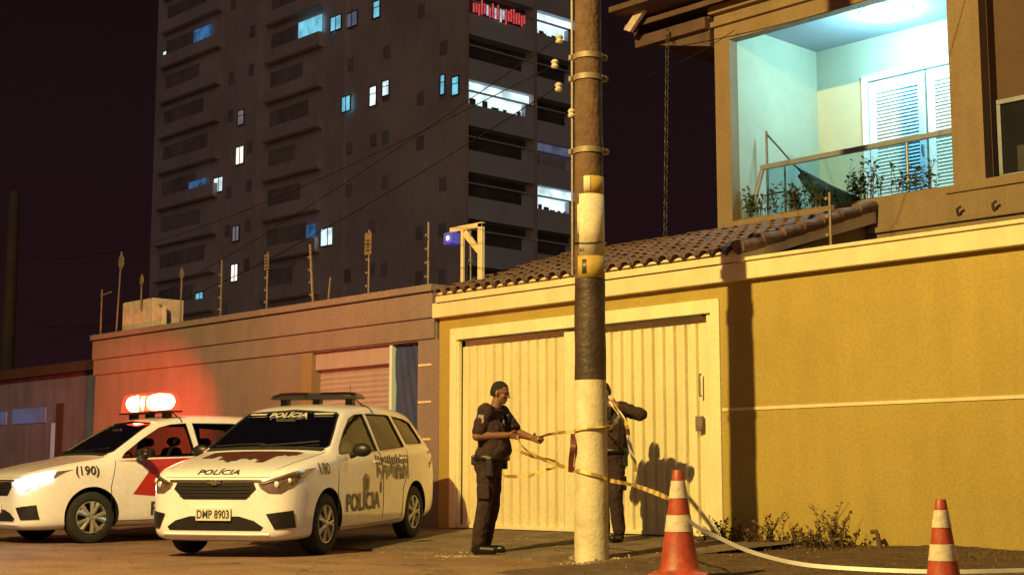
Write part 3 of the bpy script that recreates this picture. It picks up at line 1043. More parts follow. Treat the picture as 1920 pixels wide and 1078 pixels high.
# pale metal box on the wall top
bx = thing('metal_box', 'pale rusty metal box standing on the left end of the brown wall', 'box', (-24.2, FY + 0.5, 3.52))
MB().box(-24.75, -23.62, FY + 0.16, FY + 0.8, 3.52, 4.10).obj('body', M['panelw'], bx, world=True, bevel=0.01)
mb = MB()
for q in range(3):
    mb.tube([(-23.5 + q * 0.06, FY + 0.3, 3.52), (-23.5 + q * 0.05, FY + 0.3, 3.95), (-23.56, FY + 0.25, 4.0)], 0.02, 6)
mb.obj('pipe', M['panelw'], bx, world=True, smooth=True)

# floodlight bracket
fl = thing('floodlight_frame', 'cream metal bracket frame holding a small blue floodlight above the canopy', 'floodlight', (-14.9, FY + 0.3, 3.5))
mb = MB()
mb.box(-14.86, -14.77, FY + 0.3, FY + 0.36, 3.45, 4.36)
mb.box(-15.46, -14.77, FY + 0.3, FY + 0.36, 4.30, 4.37)
mb.box(-15.22, -15.17, FY + 0.3, FY + 0.34, 3.5, 4.30)
mb.prism([(-15.20, 4.24), (-15.12, 4.30), (-14.82, 3.98), (-14.82, 3.88)], lambda a, b, d: (a, d, b), FY + 0.31, FY + 0.35)
mb.obj('frame', M['cream'], fl, world=True, bevel=0.005)
mb = MB().box(-15.50, -15.32, FY + 0.22, FY + 0.38, 4.12, 4.29)
mb.obj('housing', M['blue_face'], fl, world=True, bevel=0.01)
MB().ball((-15.40, FY + 0.215, 4.205), (0.035, 0.012, 0.035)).obj('lamp', M['blue_led'], fl, world=True, smooth=True)
MB().tube([(-15.02, FY + 0.32, 3.5), (-15.03, FY + 0.32, 4.28)], 0.012, 6).tube([(-15.03, FY + 0.3, 3.85), (-14.97, FY + 0.3, 3.83)], 0.02, 6).obj('stay', M['galv'], fl, world=True)

# ================================================================== FAR LEFT BUILDING + DARK TREES + POLE
fb = thing('low_building', 'low grey purple building with a dim blue window at the far left', 'building', (-33, 14, 0))
mb = MB()
mb.box(-48, -25.6, 13.6, 18.5, 0.0, 2.95)
mb.obj('wall', M['farwall'], fb, world=True)
MB().box(-48, -25.6, 13.42, 18.5, 2.95, 3.15).obj('roof', M['farwall2'], fb, world=True)
MB().box(-30.3, -28.7, 13.57, 13.60, 1.98, 2.30).obj('window', M['far_blue'], fb, world=True)
MB().box(-31.1, -30.6, 13.57, 13.60, 1.98, 2.26).obj('window', M['far_blue'], fb, world=True)
MB().box(-28.2, -27.9, 13.57, 13.60, 0.2, 2.35).obj('door_jamb', M['farwall2'], fb, world=True)
MB().box(-28.3, -28.25, 13.52, 13.60, 1.2, 1.95).obj('glowing_bar', M['win_pale'], fb, world=True)  # bar glows by itself with the dim window material
fp = thing('distant_utility_pole', 'faint distant utility pole near the left edge of the night sky', 'utility pole', (-45.2, 20, 0))
MB().tube([(-45.15, 20, 0), (-45.25, 20, 10.2)], [0.26, 0.18], 12).obj('shaft', M['farpole'], fp, world=True, smooth=True)

# ================================================================== APARTMENT TOWER
TX0, TX1, TY0, TY1 = -110.2, -69.4, 61.0, 72.6
PITCHF = 3.1
ZR = 20.8 - 6 * PITCHF      # opening tops = ZR + k*3.1
tw = thing('apartment_tower', 'tall dark apartment tower with scattered lit windows behind the walls', 'building', (-90, 66, 0))
HT = 62.0
mb = MB()
mb.box(TX0, TX1 - 0.9, TY0, TY1, 0, HT)
# right side skin made of piers and spandrels in front of recessed openings
mb.box(TX1 - 0.9, TX1, TY0, 61.32, 0, HT)
mb.box(TX1 - 0.9, TX1 - 0.02, 67.28, 67.66, 0, HT)
mb.box(TX1 - 0.9, TX1, 71.5, TY1, 0, HT)
mb.box(-98.2, -93.4, TY0 - 0.5, TY0, 0, HT)
mb.box(-83.6, -82.4, TY0 - 0.25, TY0, 0, HT)
mb.obj('wall', M['tower'], tw, world=True)
nf = 19
lit = {(0, 8): 'win_white', (1, 6): 'win_white', (1, 10): 'win_white'}
dim = {(1, 7): 'win_grey'}
for k in range(0, nf):
    zt = ZR + k * PITCHF
    for b, (ya, yb) in enumerate(((61.32, 67.28), (67.66, 71.5))):
        # spandrel under the opening, projecting slab and mid rail
        x1 = TX1 - (0.0 if b == 0 else 0.03)
        mb = MB()
        mb.box(TX1 - 0.9, x1, ya, yb, zt - PITCHF, zt - 1.66)
        mb.box(TX1 - 0.12, TX1 + 0.10, ya - 0.1, yb - 0.03, zt - 0.82, zt - 0.74)
        mb.box(TX1 - 0.10, TX1 + 0.05, ya, yb, zt - 0.03, zt + 0.03)
        mb.box(TX1 - 0.4, TX1, yb - 0.8, yb, zt - 1.66, zt - 0.82)
        bal = mb.obj('balcony', M['tower2'], tw, world=True)
        kind = lit.get((b, k)) or dim.get((b, k))
        if kind:
            zlo = zt - 1.64 if kind == 'win_white' else zt - 0.70
            q = MB().box(TX1 - 0.55, TX1 - 0.45, ya + 0.1, yb - 0.05, zlo, zt - 0.03).obj('lit_opening', M[kind], bal)
            q.location = (-90 * -1, -66, 0)
            for c in range(5 if kind == 'win_white' else 0):
                yy = ya + 0.5 + c * (yb - ya - 0.8) / 5 + random.uniform(-0.2, 0.2)
                q = MB().box(TX1 - 0.42, TX1 - 0.36, yy, yy + random.uniform(0.25, 0.7), zt - 1.66, zt - 1.66 + random.uniform(0.15, 0.55)).obj('balcony_furniture', M['towerdark'], bal)
                q.location = (90, -66, 0)
        else:
            q = MB().box(TX1 - 0.899, TX1 - 0.84, ya, yb, zt - 1.66, zt - 0.03).obj('dark_panel', M['towerdark'], bal)
            q.location = (90, -66, 0)
    # street side balconies: two stacks of solid parapets with recess shade coloured in as flat dark panels
    for c, (xa, xb) in enumerate(((-108.8, -99.6), (-92.6, -85.4))):
        zz = zt - 0.75
        mb = MB()
        mb.box(xa, xb, TY0 - 0.5, TY0 - 0.4, zz - 2.75, zz - 1.75)
        mb.box(xa, xb, TY0 - 0.4, TY0, zz - 2.85, zz - 2.7)
        mb.box(xa, xa + 0.15, TY0 - 0.4, TY0, zz - 2.7, zz - 1.75)
        mb.box(xb - 0.15, xb, TY0 - 0.4, TY0, zz - 2.7, zz - 1.75)
        bal = mb.obj('balcony', M['tower'], tw, world=True)
        q = MB().box(xa + 0.3, xb - 1.8 - (k % 3) * 0.8, TY0 - 0.06, TY0 - 0.01, zz - 2.7, zz - 0.35).obj('dark_panel', M['towerdark2'], bal)
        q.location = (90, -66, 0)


def twin(x, z, wd, h, m, y=TY0 - 0.06):
    wd *= 1.15
    h *= 1.08
    f = MB()
    f.box(x - wd / 2 - 0.07, x - wd / 2, y - 0.04, y + 0.05, z - h / 2 - 0.07, z + h / 2 + 0.07)
    f.box(x + wd / 2, x + wd / 2 + 0.07, y - 0.04, y + 0.05, z - h / 2 - 0.07, z + h / 2 + 0.07)
    f.box(x - wd / 2, x + wd / 2, y - 0.04, y + 0.05, z + h / 2, z + h / 2 + 0.07)
    f.box(x - wd / 2, x + wd / 2, y - 0.04, y + 0.05, z - h / 2 - 0.07, z - h / 2)
    if wd > 0.9:
        f.box(x - 0.03, x + 0.03, y - 0.035, y - 0.001, z - h / 2, z + h / 2)
    else:
        f.box(x - wd / 2, x + wd / 2, y - 0.035, y - 0.001, z - 0.02 + h * 0.12, z + 0.03 + h * 0.12)
    f.obj('window_frame', M['towerdark'], tw, world=True)
    MB().box(x - wd / 2, x + wd / 2, y, y + 0.05, z - h / 2, z + h / 2).obj('window', M[m], tw, world=True, bevel=0.03)


for a in ((-95.6, 29.1, 0.75, 1.05, 'win_pale', 60.43), (-95.6, 26.05, 0.95, 1.25, 'win_warm', 60.43), (-95.9, 19.85, 0.8, 1.05, 'win_pale', 60.43), (-95.95, 16.75, 0.8, 1.2, 'win_warm', 60.43),
          (-82.1, 27.65, 0.85, 1.0, 'win_cyan', 60.7), (-79.25, 27.7, 0.62, 1.25, 'win_white'), (-77.8, 28.0, 0.62, 0.95, 'win_white'), (-78.95, 34.0, 0.62, 1.1, 'win_cyan'),
          (-81.9, 33.95, 1.15, 0.95, 'win_grey'), (-83.5, 34.0, 1.1, 0.95, 'win_cyan', 60.7), (-108.75, 37.05, 0.5, 0.8, 'win_white'), (-99.45, 24.35, 1.25, 1.05, 'win_white'),
          (-84.4, 18.25, 1.45, 1.15, 'win_white'), (-101.9, 15.3, 1.0, 0.9, 'win_cyan'), (-71.65, 27.0, 0.35, 1.2, 'win_cyan'), (-70.35, 26.65, 0.55, 1.1, 'win_cyan')):
    twin(*a)
for k in range(4, 13):
    for j, x in enumerate((-97.2, -94.3, -82.0, -79.2, -77.8, -74.0, -71.6)):
        z = ZR + k * PITCHF - 0.55 + 0.1 * (j % 2) + (1.1 if j in (2, 3, 4) else 0)
        if (k * 7 + j * 5) % 11 < 3:
            continue
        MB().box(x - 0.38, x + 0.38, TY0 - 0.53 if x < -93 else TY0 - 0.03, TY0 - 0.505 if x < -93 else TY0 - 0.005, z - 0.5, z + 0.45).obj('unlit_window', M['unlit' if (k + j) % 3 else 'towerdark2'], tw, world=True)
# lit balcony interiors on the street side
for a in ((-102.4, 24.45, 2.6, 1.35, 'win_blue'), (-86.8, 34.5, 3.0, 1.3, 'win_cyan'), (-102.3, 37.5, 2.6, 1.2, 'win_blue'), (-86.2, 18.55, 1.1, 1.6, 'win_blue')):
    MB().box(a[0] - a[2] / 2, a[0] + a[2] / 2, TY0 - 0.30, TY0 - 0.24, a[1] - a[3] / 2, a[1] + a[3] / 2).obj('lit_balcony_window', M[a[4]], tw, world=True, bevel=0.03)
# red and white string of festive lamps on the right corner
fs = thing('festive_lights', 'row of red and white lit strips high on the tower balcony', 'lights', (TX1 + 0.07, 64, 32))
rr = random.Random(4)
for i in range(20):
    y = 61.6 + i * 0.245
    z = 32.0 + 0.004 * i + rr.uniform(-0.12, 0.12)
    h = rr.uniform(0.28, 0.55)
    if 5 <= i <= 12 and rr.random() < 0.8:
        MB().box(TX1 + 0.05, TX1 + 0.10, y, y + 0.14, z - h, z + h).obj('white_strip', M['white_led'], fs, world=True)
    else:
        MB().box(TX1 + 0.05, TX1 + 0.10, y, y + 0.12, z - h, z + h).obj('red_strip', M['red_led'], fs, world=True)

# ================================================================== UTILITY POLE
PX, PY = -9.77, 10.24
up = thing('utility_pole', 'thick round utility pole banded white and black in the foreground', 'utility pole', (PX, PY, 0))


def prad(z):
    return 0.167 - 0.0062 * z


def pband(name, z0, z1, m, n=14, jag=0.0):
    mb = MB()
    seg = 40
    rr = random.Random(int(z0 * 10))
    for i in range(n + 1):
        z = z0 + (z1 - z0) * i / n
        for k in range(seg):
            a = 2 * PI * k / seg
            r = prad(z) + 0.0025 * math.sin(z * 9 + 3 * a)
            zz = z + (jag * (math.sin(5 * a) * 0.6 + rr.uniform(-0.5, 0.5)) if i == n else 0)
            mb.v.append((PX + r * math.cos(a), PY + r * math.sin(a), zz))
    for i in range(n):
        for k in range(seg):
            q = (k + 1) % seg
            mb.f.append((i * seg + k, i * seg + q, (i + 1) * seg + q, (i + 1) * seg + k)); mb.m.append(0)
    return mb.obj(name, m, up, world=True, smooth=True)


pband('white_band', -0.05, 1.76, M['polewhite'])
# core in concrete from below the black band up
mb = MB()
pband('black_band', 1.765, 2.76, M['poleblack'])
pband('shaft', 2.76, 9.2, M['poleconc'], 40)


def wrap(name, z0, z1, a0, a1, m, off=0.006, tagto=None, edge=0.0):
    mb = MB()
    n = 18
    rr = random.Random(int(z0 * 37))
    for i in range(n + 1):
        a = R(a0 + (a1 - a0) * i / n)
        for z in (z0, z1):
            aa = a
            r = prad(z) + off
            mb.v.append((PX + r * math.cos(aa), PY + r * math.sin(aa), z))
    for i in range(n):
        mb.f.append((2 * i, 2 * i + 2, 2 * i + 3, 2 * i + 1)); mb.m.append(0)
    o = mb.obj(name, m, tagto or up, world=True, smooth=True)
    sd = o.modifiers.new('t', 'SOLIDIFY'); sd.thickness = 0.003
    return o


# camera sits at azimuth about -46 deg from the pole
CA = math.degrees(math.atan2(-PY, -PX))
pst = thing('poster', 'torn pale and yellow paper poster wrapped round the utility pole', 'poster', (PX, PY, 3.2))
wrap('paper', 2.76, 2.98, CA - 50, CA + 68, M['postery'], 0.006, pst)
wrap('paper', 2.982, 3.60, CA - 42, CA + 78, M['poster'], 0.006, pst)
wrap('paper', 3.602, 3.78, CA - 20, CA + 78, M['postery'], 0.006, pst)
wrap('torn_strip', 3.2, 3.5, CA - 52, CA - 42.5, M['poster'], 0.006, pst)
wrap('torn_strip', 3.62, 3.77, CA - 20, CA + 5, M['poster'], 0.012, pst)
for (z0, z1, a0, a1) in ((2.80, 2.94, -28, -12), (3.02, 3.05, -38, -30), (3.02, 3.05, -26, -20)):
    wrap('print_block', z0, z1, CA + a0, CA + a1, M['ink'], 0.010, pst)
mb = MB()
for z in (3.11, ):
    pts = [(PX + (prad(z) + 0.014) * math.cos(2 * PI * k / 32), PY + (prad(z) + 0.014) * math.sin(2 * PI * k / 32), z + 0.012 * math.sin(k * 0.4)) for k in range(33)]
    mb.tube(pts, 0.006, 6)
mb.obj('tie_cable', M['black'], up, world=True, smooth=True)
for z in (4.05, 4.80, 5.02):
    mb = MB().lathe([(prad(z) + 0.002, -0.028), (prad(z) + 0.016, -0.028), (prad(z) + 0.016, 0.028), (prad(z) + 0.002, 0.028)], (PX, PY, z), 32)
    for s_ in (-1, 1):
        cx, cy = PX + s_ * (prad(z) + 0.035) * 0.685, PY + s_ * (prad(z) + 0.035) * 0.729
        mb.box(cx - 0.02, cx + 0.02, cy - 0.02, cy + 0.02, z - 0.025, z + 0.025)
    mb.obj('clamp_band', M['galv'], up, world=True, smooth=True)
ux, uy = 0.685, 0.729      # towards the right of the picture
for zz, sg in ((5.22, -1), (4.96, -1.25), (4.72, -1.05), (5.25, 1.0), (4.66, 0.15), (4.45, -0.35)):
    cx, cy = PX + ux * sg * 0.185 - 0.07, PY + uy * sg * 0.185 - 0.08
    MB().lathe([(0.001, -0.05), (0.03, -0.048), (0.042, -0.03), (0.026, -0.01), (0.042, 0.012), (0.026, 0.035), (0.001, 0.045)], (cx, cy, zz), 12).obj('insulator', M['porcelain'], up, world=True, smooth=True)
mb = MB()
mb.tube([(PX - ux * 0.17, PY - uy * 0.17, 2.8), (PX - ux * 0.15, PY - uy * 0.15, 9)], 0.014, 6)
mb.obj('conduit', M['galv'], up, world=True, smooth=True)


def wire(p0, p1, sag, r, label, name='power_line'):
    pts = []
    p0 = Vector(p0); p1 = Vector(p1)
    for i in range(25):
        t = i / 24
        p = p0.lerp(p1, t)
        p.z -= sag * 4 * t * (1 - t)
        pts.append(p)
    o = MB().tube(pts, r * 0.6, 5).obj(name, M['wire'], smooth=True)
    return tag(o, label, 'cable', 'overhead cables from the pole')


L_ = (PX - ux * 0.2 - 0.07, PY - uy * 0.2 - 0.08)
wire((L_[0], L_[1], 4.72), (-62, 27, 8.4), 1.6, 0.011, 'lowest cable running left from the pole across the tower')
wire((L_[0], L_[1], 4.96), (-62, 26, 11.4), 1.4, 0.009, 'middle cable running left from the pole across the tower')
wire((L_[0], L_[1], 5.22), (-60, 24, 6.0), 1.2, 0.009, 'cable dropping from the pole top towards the far left building')
wire((PX + ux * 0.18, PY + uy * 0.18, 5.02), (-8.4, 15.5, 7.0), 0.15, 0.008, 'upper cable from the pole to the house eave')
wire((PX + 0.03, PY + 0.03, 4.66), (-12.0, 15.52, 6.98), 0.1, 0.009, 'lower service cable from the pole to the house wall')


# ================================================================== TRAFFIC CONES
def cone(loc, s, label, rz):
    t = thing('traffic_cone', label, 'traffic cone', loc, rz, 'orange and white traffic cones')
    H = 0.86

    def rad(z):
        return 0.165 - (z - 0.03) / (H - 0.03) * 0.122
    # wall of the cone in colour bands
    zs = [(0.03, 0.42, 0), (0.42, 0.53, 1), (0.53, 0.655, 0), (0.655, 0.775, 1), (0.775, 0.86, 0)]
    mb = MB()
    mb.lathe([(0.215, 0.03), (0.185, 0.04), (rad(0.06), 0.075), (rad(0.361), 0.361)], (0, 0, 0), 28)
    mb.lathe([(rad(0.495), 0.495), (rad(0.63), 0.63)], (0, 0, 0), 28)
    mb.lathe([(rad(0.773), 0.773), (rad(0.86), 0.855), (rad(0.86) - 0.006, 0.862), (rad(0.86) - 0.016, 0.86), (rad(0.86) - 0.016, 0.7)], (0, 0, 0), 28)
    mb.obj('cone_body', M['cone_o'], t, smooth=True)
    for a, b in ((0.361, 0.495), (0.63, 0.773)):
        MB().lathe([(rad(a), a), (rad(a) + 0.003, a + 0.002), (rad(b) + 0.003, b - 0.002), (rad(b), b)], (0, 0, 0), 28).obj('reflective_band', M['cone_w'], t, smooth=True)
    mb = MB().box(-0.235, 0.235, -0.235, 0.235, 0.0, 0.032)
    mb.obj('base', M['cone_o'], t, bevel=0.012)
    t.scale = (s, s, s)
    return t


# ================================================================== BARRIER TAPES
def tape(pts, width, label, m1, m2=None, dash=0.09, up_=(0, 0, 1), twist=0.0, name='barrier_tape'):
    P = [Vector(p) for p in pts]
    # catmull-rom resample
    out = []
    for i in range(len(P) - 1):
        p0 = P[max(i - 1, 0)]; p1 = P[i]; p2 = P[i + 1]; p3 = P[min(i + 2, len(P) - 1)]
        n = max(2, int((p2 - p1).length / 0.03))
        for k in range(n):
            t = k / n
            out.append(0.5 * ((2 * p1) + (-p0 + p2) * t + (2 * p0 - 5 * p1 + 4 * p2 - p3) * t * t + (-p0 + 3 * p1 - 3 * p2 + p3) * t ** 3))
    out.append(P[-1])
    mb = MB()
    L = 0
    U = Vector(up_).normalized()
    prev = None
    for i, p in enumerate(out):
        d = (out[min(i + 1, len(out) - 1)] - out[max(i - 1, 0)]).normalized()
        side = U - d * U.dot(d)
        if side.length < 0.05:
            side = Vector((0.7, 0.7, 0))
        side.normalize()
        if twist:
            side = Matrix.Rotation(twist * math.sin(L * 3.2), 3, d) @ side
        a = p + side * width / 2; b = p - side * width / 2
        mb.v += [tuple(a), tuple(b)]
        if i:
            L += (p - out[i - 1]).length
            k = len(mb.v) - 4
            mb.f.append((k, k + 1, k + 3, k + 2))
            mb.m.append(1 if (m2 is not None and int(L / dash) % 2) else 0)
    o = mb.obj(name, [m1, m2] if m2 else m1)
    sd = o.modifiers.new('t', 'SOLIDIFY'); sd.thickness = 0.0015
    return tag(o, label, 'tape', 'barrier tape strips')


# ================================================================== PEOPLE
def bones(mb, chain, seg=14):
    """chain: list of (p, r); capsules with round ends"""
    for (p0, r0), (p1, r1) in zip(chain, chain[1:]):
        p0 = Vector(p0); p1 = Vector(p1)
        n = 6
        d = (p1 - p0)
        L = d.length
        if L < 1e-5:
            continue
        d /= L
        pts, rs = [], []
        for k in range(5):
            a = PI / 2 * (1 - k / 5)
            pts.append(p0 - d * math.sin(a) * r0 * 0.98); rs.append(max(0.0008, math.cos(a) * r0))
        for k in range(n + 1):
            pts.append(p0.lerp(p1, k / n)); rs.append(r0 + (r1 - r0) * k / n)
        for k in range(1, 6):
            a = PI / 2 * k / 5
            pts.append(p1 + d * math.sin(a) * r1 * 0.98); rs.append(max(0.0008, math.cos(a) * r1))
        mb.tube(pts, rs, seg)


def fuse(mb, vox, name, m, parent, it=4, fac=0.5):
    me = baked(mb, [('REMESH', dict(mode='VOXEL', voxel_size=vox, use_smooth_shade=True)), ('SMOOTH', dict(iterations=it, factor=fac))])
    me.name = name
    me.materials.clear()
    me.materials.append(m)
    me.polygons.foreach_set('material_index', [0] * len(me.polygons))
    me.polygons.foreach_set('use_smooth', [True] * len(me.polygons))
    o = bpy.data.objects.new(name, me)
    COL.objects.link(o)
    o.parent = parent
    return o


def lerp3(a, b, t):
    return tuple(a[i] + (b[i] - a[i]) * t for i in range(3))


def person(label, loc, rz, J, head_yaw=0.0, head_pitch=0.0):
    t = thing('person', label, 'person', loc, rz, 'uniformed officers')
    V = Vector
    b = MB()
    # legs, torso, arms of the bare figure
    pel = V(J['pelvis']); ch_ = V(J['chest']); nk = V(J['neck']); hd = V(J['head'])
    for s in 'RL':
        hip = V(J['hip' + s]); kn = V(J['knee' + s]); an = V(J['ankle' + s]); toe = V(J['toe' + s])
        bones(b, [(hip, 0.085), (kn, 0.055), (an, 0.040)])
        bones(b, [(an + V((0, 0, -0.03)), 0.034), (toe, 0.028)])
        sh_ = V(J['sh' + s]); el = V(J['el' + s]); wr = V(J['wr' + s]); ha = V(J['hand' + s])
        bones(b, [(sh_, 0.06), (el, 0.050), (wr, 0.034)])
        # palm
        d = (ha - wr).normalized()
        axis = V(J.get('fan' + s, (0, 0, 1)))
        fan = (axis - d * axis.dot(d)).normalized()
        nrm = d.cross(fan)
        curl = J.get('curl' + s, 1.0)
        for q in (-1, 0, 1):
            bones(b, [(wr + d * 0.01 + fan * q * 0.014, 0.019), (wr + d * 0.085 + fan * q * 0.024, 0.015)])
        lens = [0.068, 0.080, 0.075, 0.058]
        for q in range(4):
            root = wr + d * 0.092 + fan * (0.033 - q * 0.022)
            c1 = (d * math.cos(0.5 * curl) + nrm * math.sin(0.5 * curl)).normalized()
            c2 = (d * math.cos(1.3 * curl) + nrm * math.sin(1.3 * curl)).normalized()
            c3 = (d * math.cos(2.0 * curl) + nrm * math.sin(2.0 * curl)).normalized()
            L = lens[q]
            p1 = root + c1 * L * 0.5; p2 = p1 + c2 * L * 0.32; p3 = p2 + c3 * L * 0.25
            bones(b, [(root, 0.0095), (p1, 0.009), (p2, 0.0085), (p3, 0.0075)], 8)
        tr0 = wr + d * 0.035 + fan * 0.026
        td = (d * 0.75 + fan * 0.65 + nrm * 0.35).normalized()
        tp1 = tr0 + td * 0.042; tp2 = tp1 + (td + nrm * 0.6 - fan * 0.2).normalized() * 0.032
        bones(b, [(tr0, 0.014), (tp1, 0.0105), (tp2, 0.009)], 8)
    for q in (-0.07, 0, 0.07):
        bones(b, [(pel + V((0, q, 0)), 0.115), ((pel + ch_) / 2 + V((0.01, q, 0)), 0.11), (ch_ + V((0, q * 1.2, 0)), 0.115)])
    bones(b, [(V(J['shR']), 0.06), (nk + V((-0.02, 0, -0.05)), 0.065), (V(J['shL']), 0.06)])
    bones(b, [(nk + V((-0.01, 0, -0.05)), 0.062), (hd + V((-0.025, 0, -0.06)), 0.055)])
    # head
    Rm = Matrix.Rotation(head_yaw, 3, 'Z') @ Matrix.Rotation(head_pitch, 3, 'Y')

    def H(x, y, z):
        return tuple(hd + Rm @ V((x, y, z)))

    def blob(x, y, z, rx, ry, rz_, seg=16, rings=12, mbx=b):
        tmp = MB().ball((0, 0, 0), (rx, ry, rz_), seg, rings)
        mbx.add([H(x + v[0], y + v[1], z + v[2]) for v in tmp.v], tmp.f)
    blob(-0.012, 0, 0.028, 0.097, 0.077, 0.093)
    blob(0.022, 0, -0.035, 0.066, 0.059, 0.082)
    blob(0.052, 0, -0.088, 0.030, 0.030, 0.024)        # chin
    bones(b, [(H(0.083, 0, 0.012), 0.010), (H(0.106, 0, -0.026), 0.0135)], 8)   # nose
    blob(0.102, 0, -0.030, 0.013, 0.017, 0.010)
    blob(0.080, 0, -0.058, 0.014, 0.025, 0.007)        # upper lip
    blob(0.079, 0, -0.069, 0.013, 0.022, 0.007)        # lower lip
    for s in (-1, 1):
        blob(0.075, s * 0.031, 0.020, 0.014, 0.022, 0.007)   # brow
        blob(-0.008, s * 0.079, -0.012, 0.018, 0.008, 0.031)   # ear
        blob(0.052, s * 0.040, -0.028, 0.028, 0.020, 0.024)    # cheek
    body = fuse(b, 0.0065, 'body', M['skin'], t, 2, 0.4)
    # eyes and brows
    e = MB()
    for s in (-1, 1):
        tmp = MB().ball((0, 0, 0), (0.008, 0.012, 0.006), 10, 8)
        e.add([H(0.083 + v[0], s * 0.031 + v[1], 0.003 + v[2]) for v in tmp.v], tmp.f)
        tmp = MB().ball((0, 0, 0), (0.008, 0.019, 0.004), 10, 8)
        e.add([H(0.086 + v[0], s * 0.032 + v[1], 0.022 + v[2]) for v in tmp.v], tmp.f)
    e.obj('eyes', M['hair'], t, smooth=True)
    # hair cap: short crop
    h = MB()
    blob(-0.014, 0, 0.034, 0.0970, 0.0785, 0.0895, 24, 16, h)
    blob(-0.034, 0, 0.000, 0.080, 0.0775, 0.085, 24, 16, h)
    hm_ = baked(h, [('REMESH', dict(mode='VOXEL', voxel_size=0.006))])
    bmh = bmesh.new(); bmh.from_mesh(hm_)
    inv = Rm.inverted()
    kill = []
    for v in bmh.verts:
        p = inv @ (v.co - hd)
        if (p.x > 0.040 and p.z < 0.070) or (p.x > 0.012 and p.z < 0.040) or (p.x > -0.02 and p.z < 0.0) or p.z < -0.055:
            kill.append(v)
    bmesh.ops.delete(bmh, geom=kill, context='VERTS')
    hm2 = bpy.data.meshes.new('hair'); bmh.to_mesh(hm2); bmh.free()
    hm2.materials.clear(); hm2.materials.append(M['hair'])
    hm2.polygons.foreach_set('material_index', [0] * len(hm2.polygons))
    hm2.polygons.foreach_set('use_smooth', [True] * len(hm2.polygons))
    o = bpy.data.objects.new('hair', hm2); COL.objects.link(o); o.parent = t
    # shirt
    s_ = MB()
    belly = J.get('belly', 0.04)
    for q in (-0.085, 0, 0.085):
        bones(s_, [(pel + V((0.0, q * 0.95, 0.05)), 0.146), ((pel * 0.6 + ch_ * 0.4) + V((belly, q * 0.9, 0)), 0.155), (ch_ + V((0, q * 1.15, 0.0)), 0.138)])
    bones(s_, [(V(J['shR']), 0.092), (nk + V((-0.03, 0, -0.085)), 0.095), (V(J['shL']), 0.092)])
    bones(s_, [(nk + V((-0.015, 0, -0.05)), 0.074), (nk + V((-0.005, 0, -0.02)), 0.071)])
    for s in 'RL':
        f = J.get('sleeve', 0.75)
        a_, b_ = V(J['sh' + s]), V(J['el' + s])
        if f > 1:
            bones(s_, [(a_, 0.088), (b_, 0.072), (b_.lerp(V(J['wr' + s]), 0.85), 0.052)])
        else:
            bones(s_, [(a_, 0.084), (a_.lerp(b_, f), 0.076)])
    shirt = fuse(s_, 0.009, 'shirt', M['uniform'], t, 3, 0.5)
    tx = bpy.data.textures.new('folds', 'CLOUDS'); tx.noise_scale = 0.075
    dm = shirt.modifiers.new('folds', 'DISPLACE'); dm.texture = tx; dm.strength = 0.030; dm.mid_level = 0.5
    # collar, pocket flaps, shoulder straps
    cl = MB()
    pts = [tuple(nk + V((-0.008 + 0.078 * math.cos(2 * PI * k / 16), 0.076 * math.sin(2 * PI * k / 16), -0.018 - 0.022 * math.cos(2 * PI * k / 16)))) for k in range(17)]
    cl.tube(pts, 0.014, 8, caps=False)
    cl.obj('collar', M['uniform'], t, smooth=True)
    SBV = BVHTree.FromPolygons([v.co.copy() for v in shirt.data.vertices], [tuple(p.vertices) for p in shirt.data.polygons])

    def on_chest(y, z, off):
        h_ = SBV.ray_cast(V((1.0, y, z)), V((-1, 0, 0)))
        x_ = h_[0].x if h_[0] else 0.2
        return (x_ + off, y, z)
    for s in (-1, 1):
        for nm, z0, z1, off_ in (('pocket', 1.22, 1.315, 0.016), ('pocket_flap', 1.30, 1.345, 0.024)):
            vs, fs = polyfill([(s * 0.10 - 0.05, z0), (s * 0.10 + 0.05, z0), (s * 0.10 + 0.05, z1), (s * 0.10 - 0.05, z1)], 0.03)
            pk = MB().add([on_chest(a, b_, off_) for a, b_ in vs], fs).obj(nm, M['trouser'], shirt, smooth=True)
            sdd = pk.modifiers.new('t', 'SOLIDIFY'); sdd.thickness = 0.008
    pts = [on_chest(0.0, 1.02 + 0.04 * q, 0.016) for q in range(11)]
    MB().tube(pts, 0.007, 6).obj('button_placket', M['trouser'], shirt, smooth=True)
    rd = on_chest(0.11, 1.40, 0.022)
    MB().box(rd[0] - 0.02, rd[0] + 0.02, rd[1] - 0.025, rd[1] + 0.025, rd[2] - 0.045, rd[2] + 0.045).obj('radio', M['belt'], t, bevel=0.008)
    # trousers
    p_ = MB()
    for q in (-0.07, 0, 0.07):
        bones(p_, [(pel + V((-0.01, q, -0.03)), 0.135), (pel + V((0, q, 0.05)), 0.132)])
    for s in 'RL':
        bones(p_, [(V(J['hip' + s]), 0.112), (V(J['knee' + s]), 0.085), (V(J['ankle' + s]) + V((0, 0, 0.03)), 0.074)])
    tr2 = fuse(p_, 0.009, 'trousers', M['trouser'], t, 3, 0.5)
    dm = tr2.modifiers.new('folds', 'DISPLACE'); dm.texture = tx; dm.strength = 0.022; dm.mid_level = 0.5
    for s in 'RL':
        c_ = (V(J['hip' + s]) * 0.35 + V(J['knee' + s]) * 0.65)
        sg = -1 if s == 'R' else 1
        MB().box(c_.x - 0.065, c_.x + 0.065, c_.y + sg * 0.085, c_.y + sg * 0.112, c_.z - 0.08, c_.z + 0.08).obj('cargo_pocket', M['trouser'], tr2, bevel=0.015)
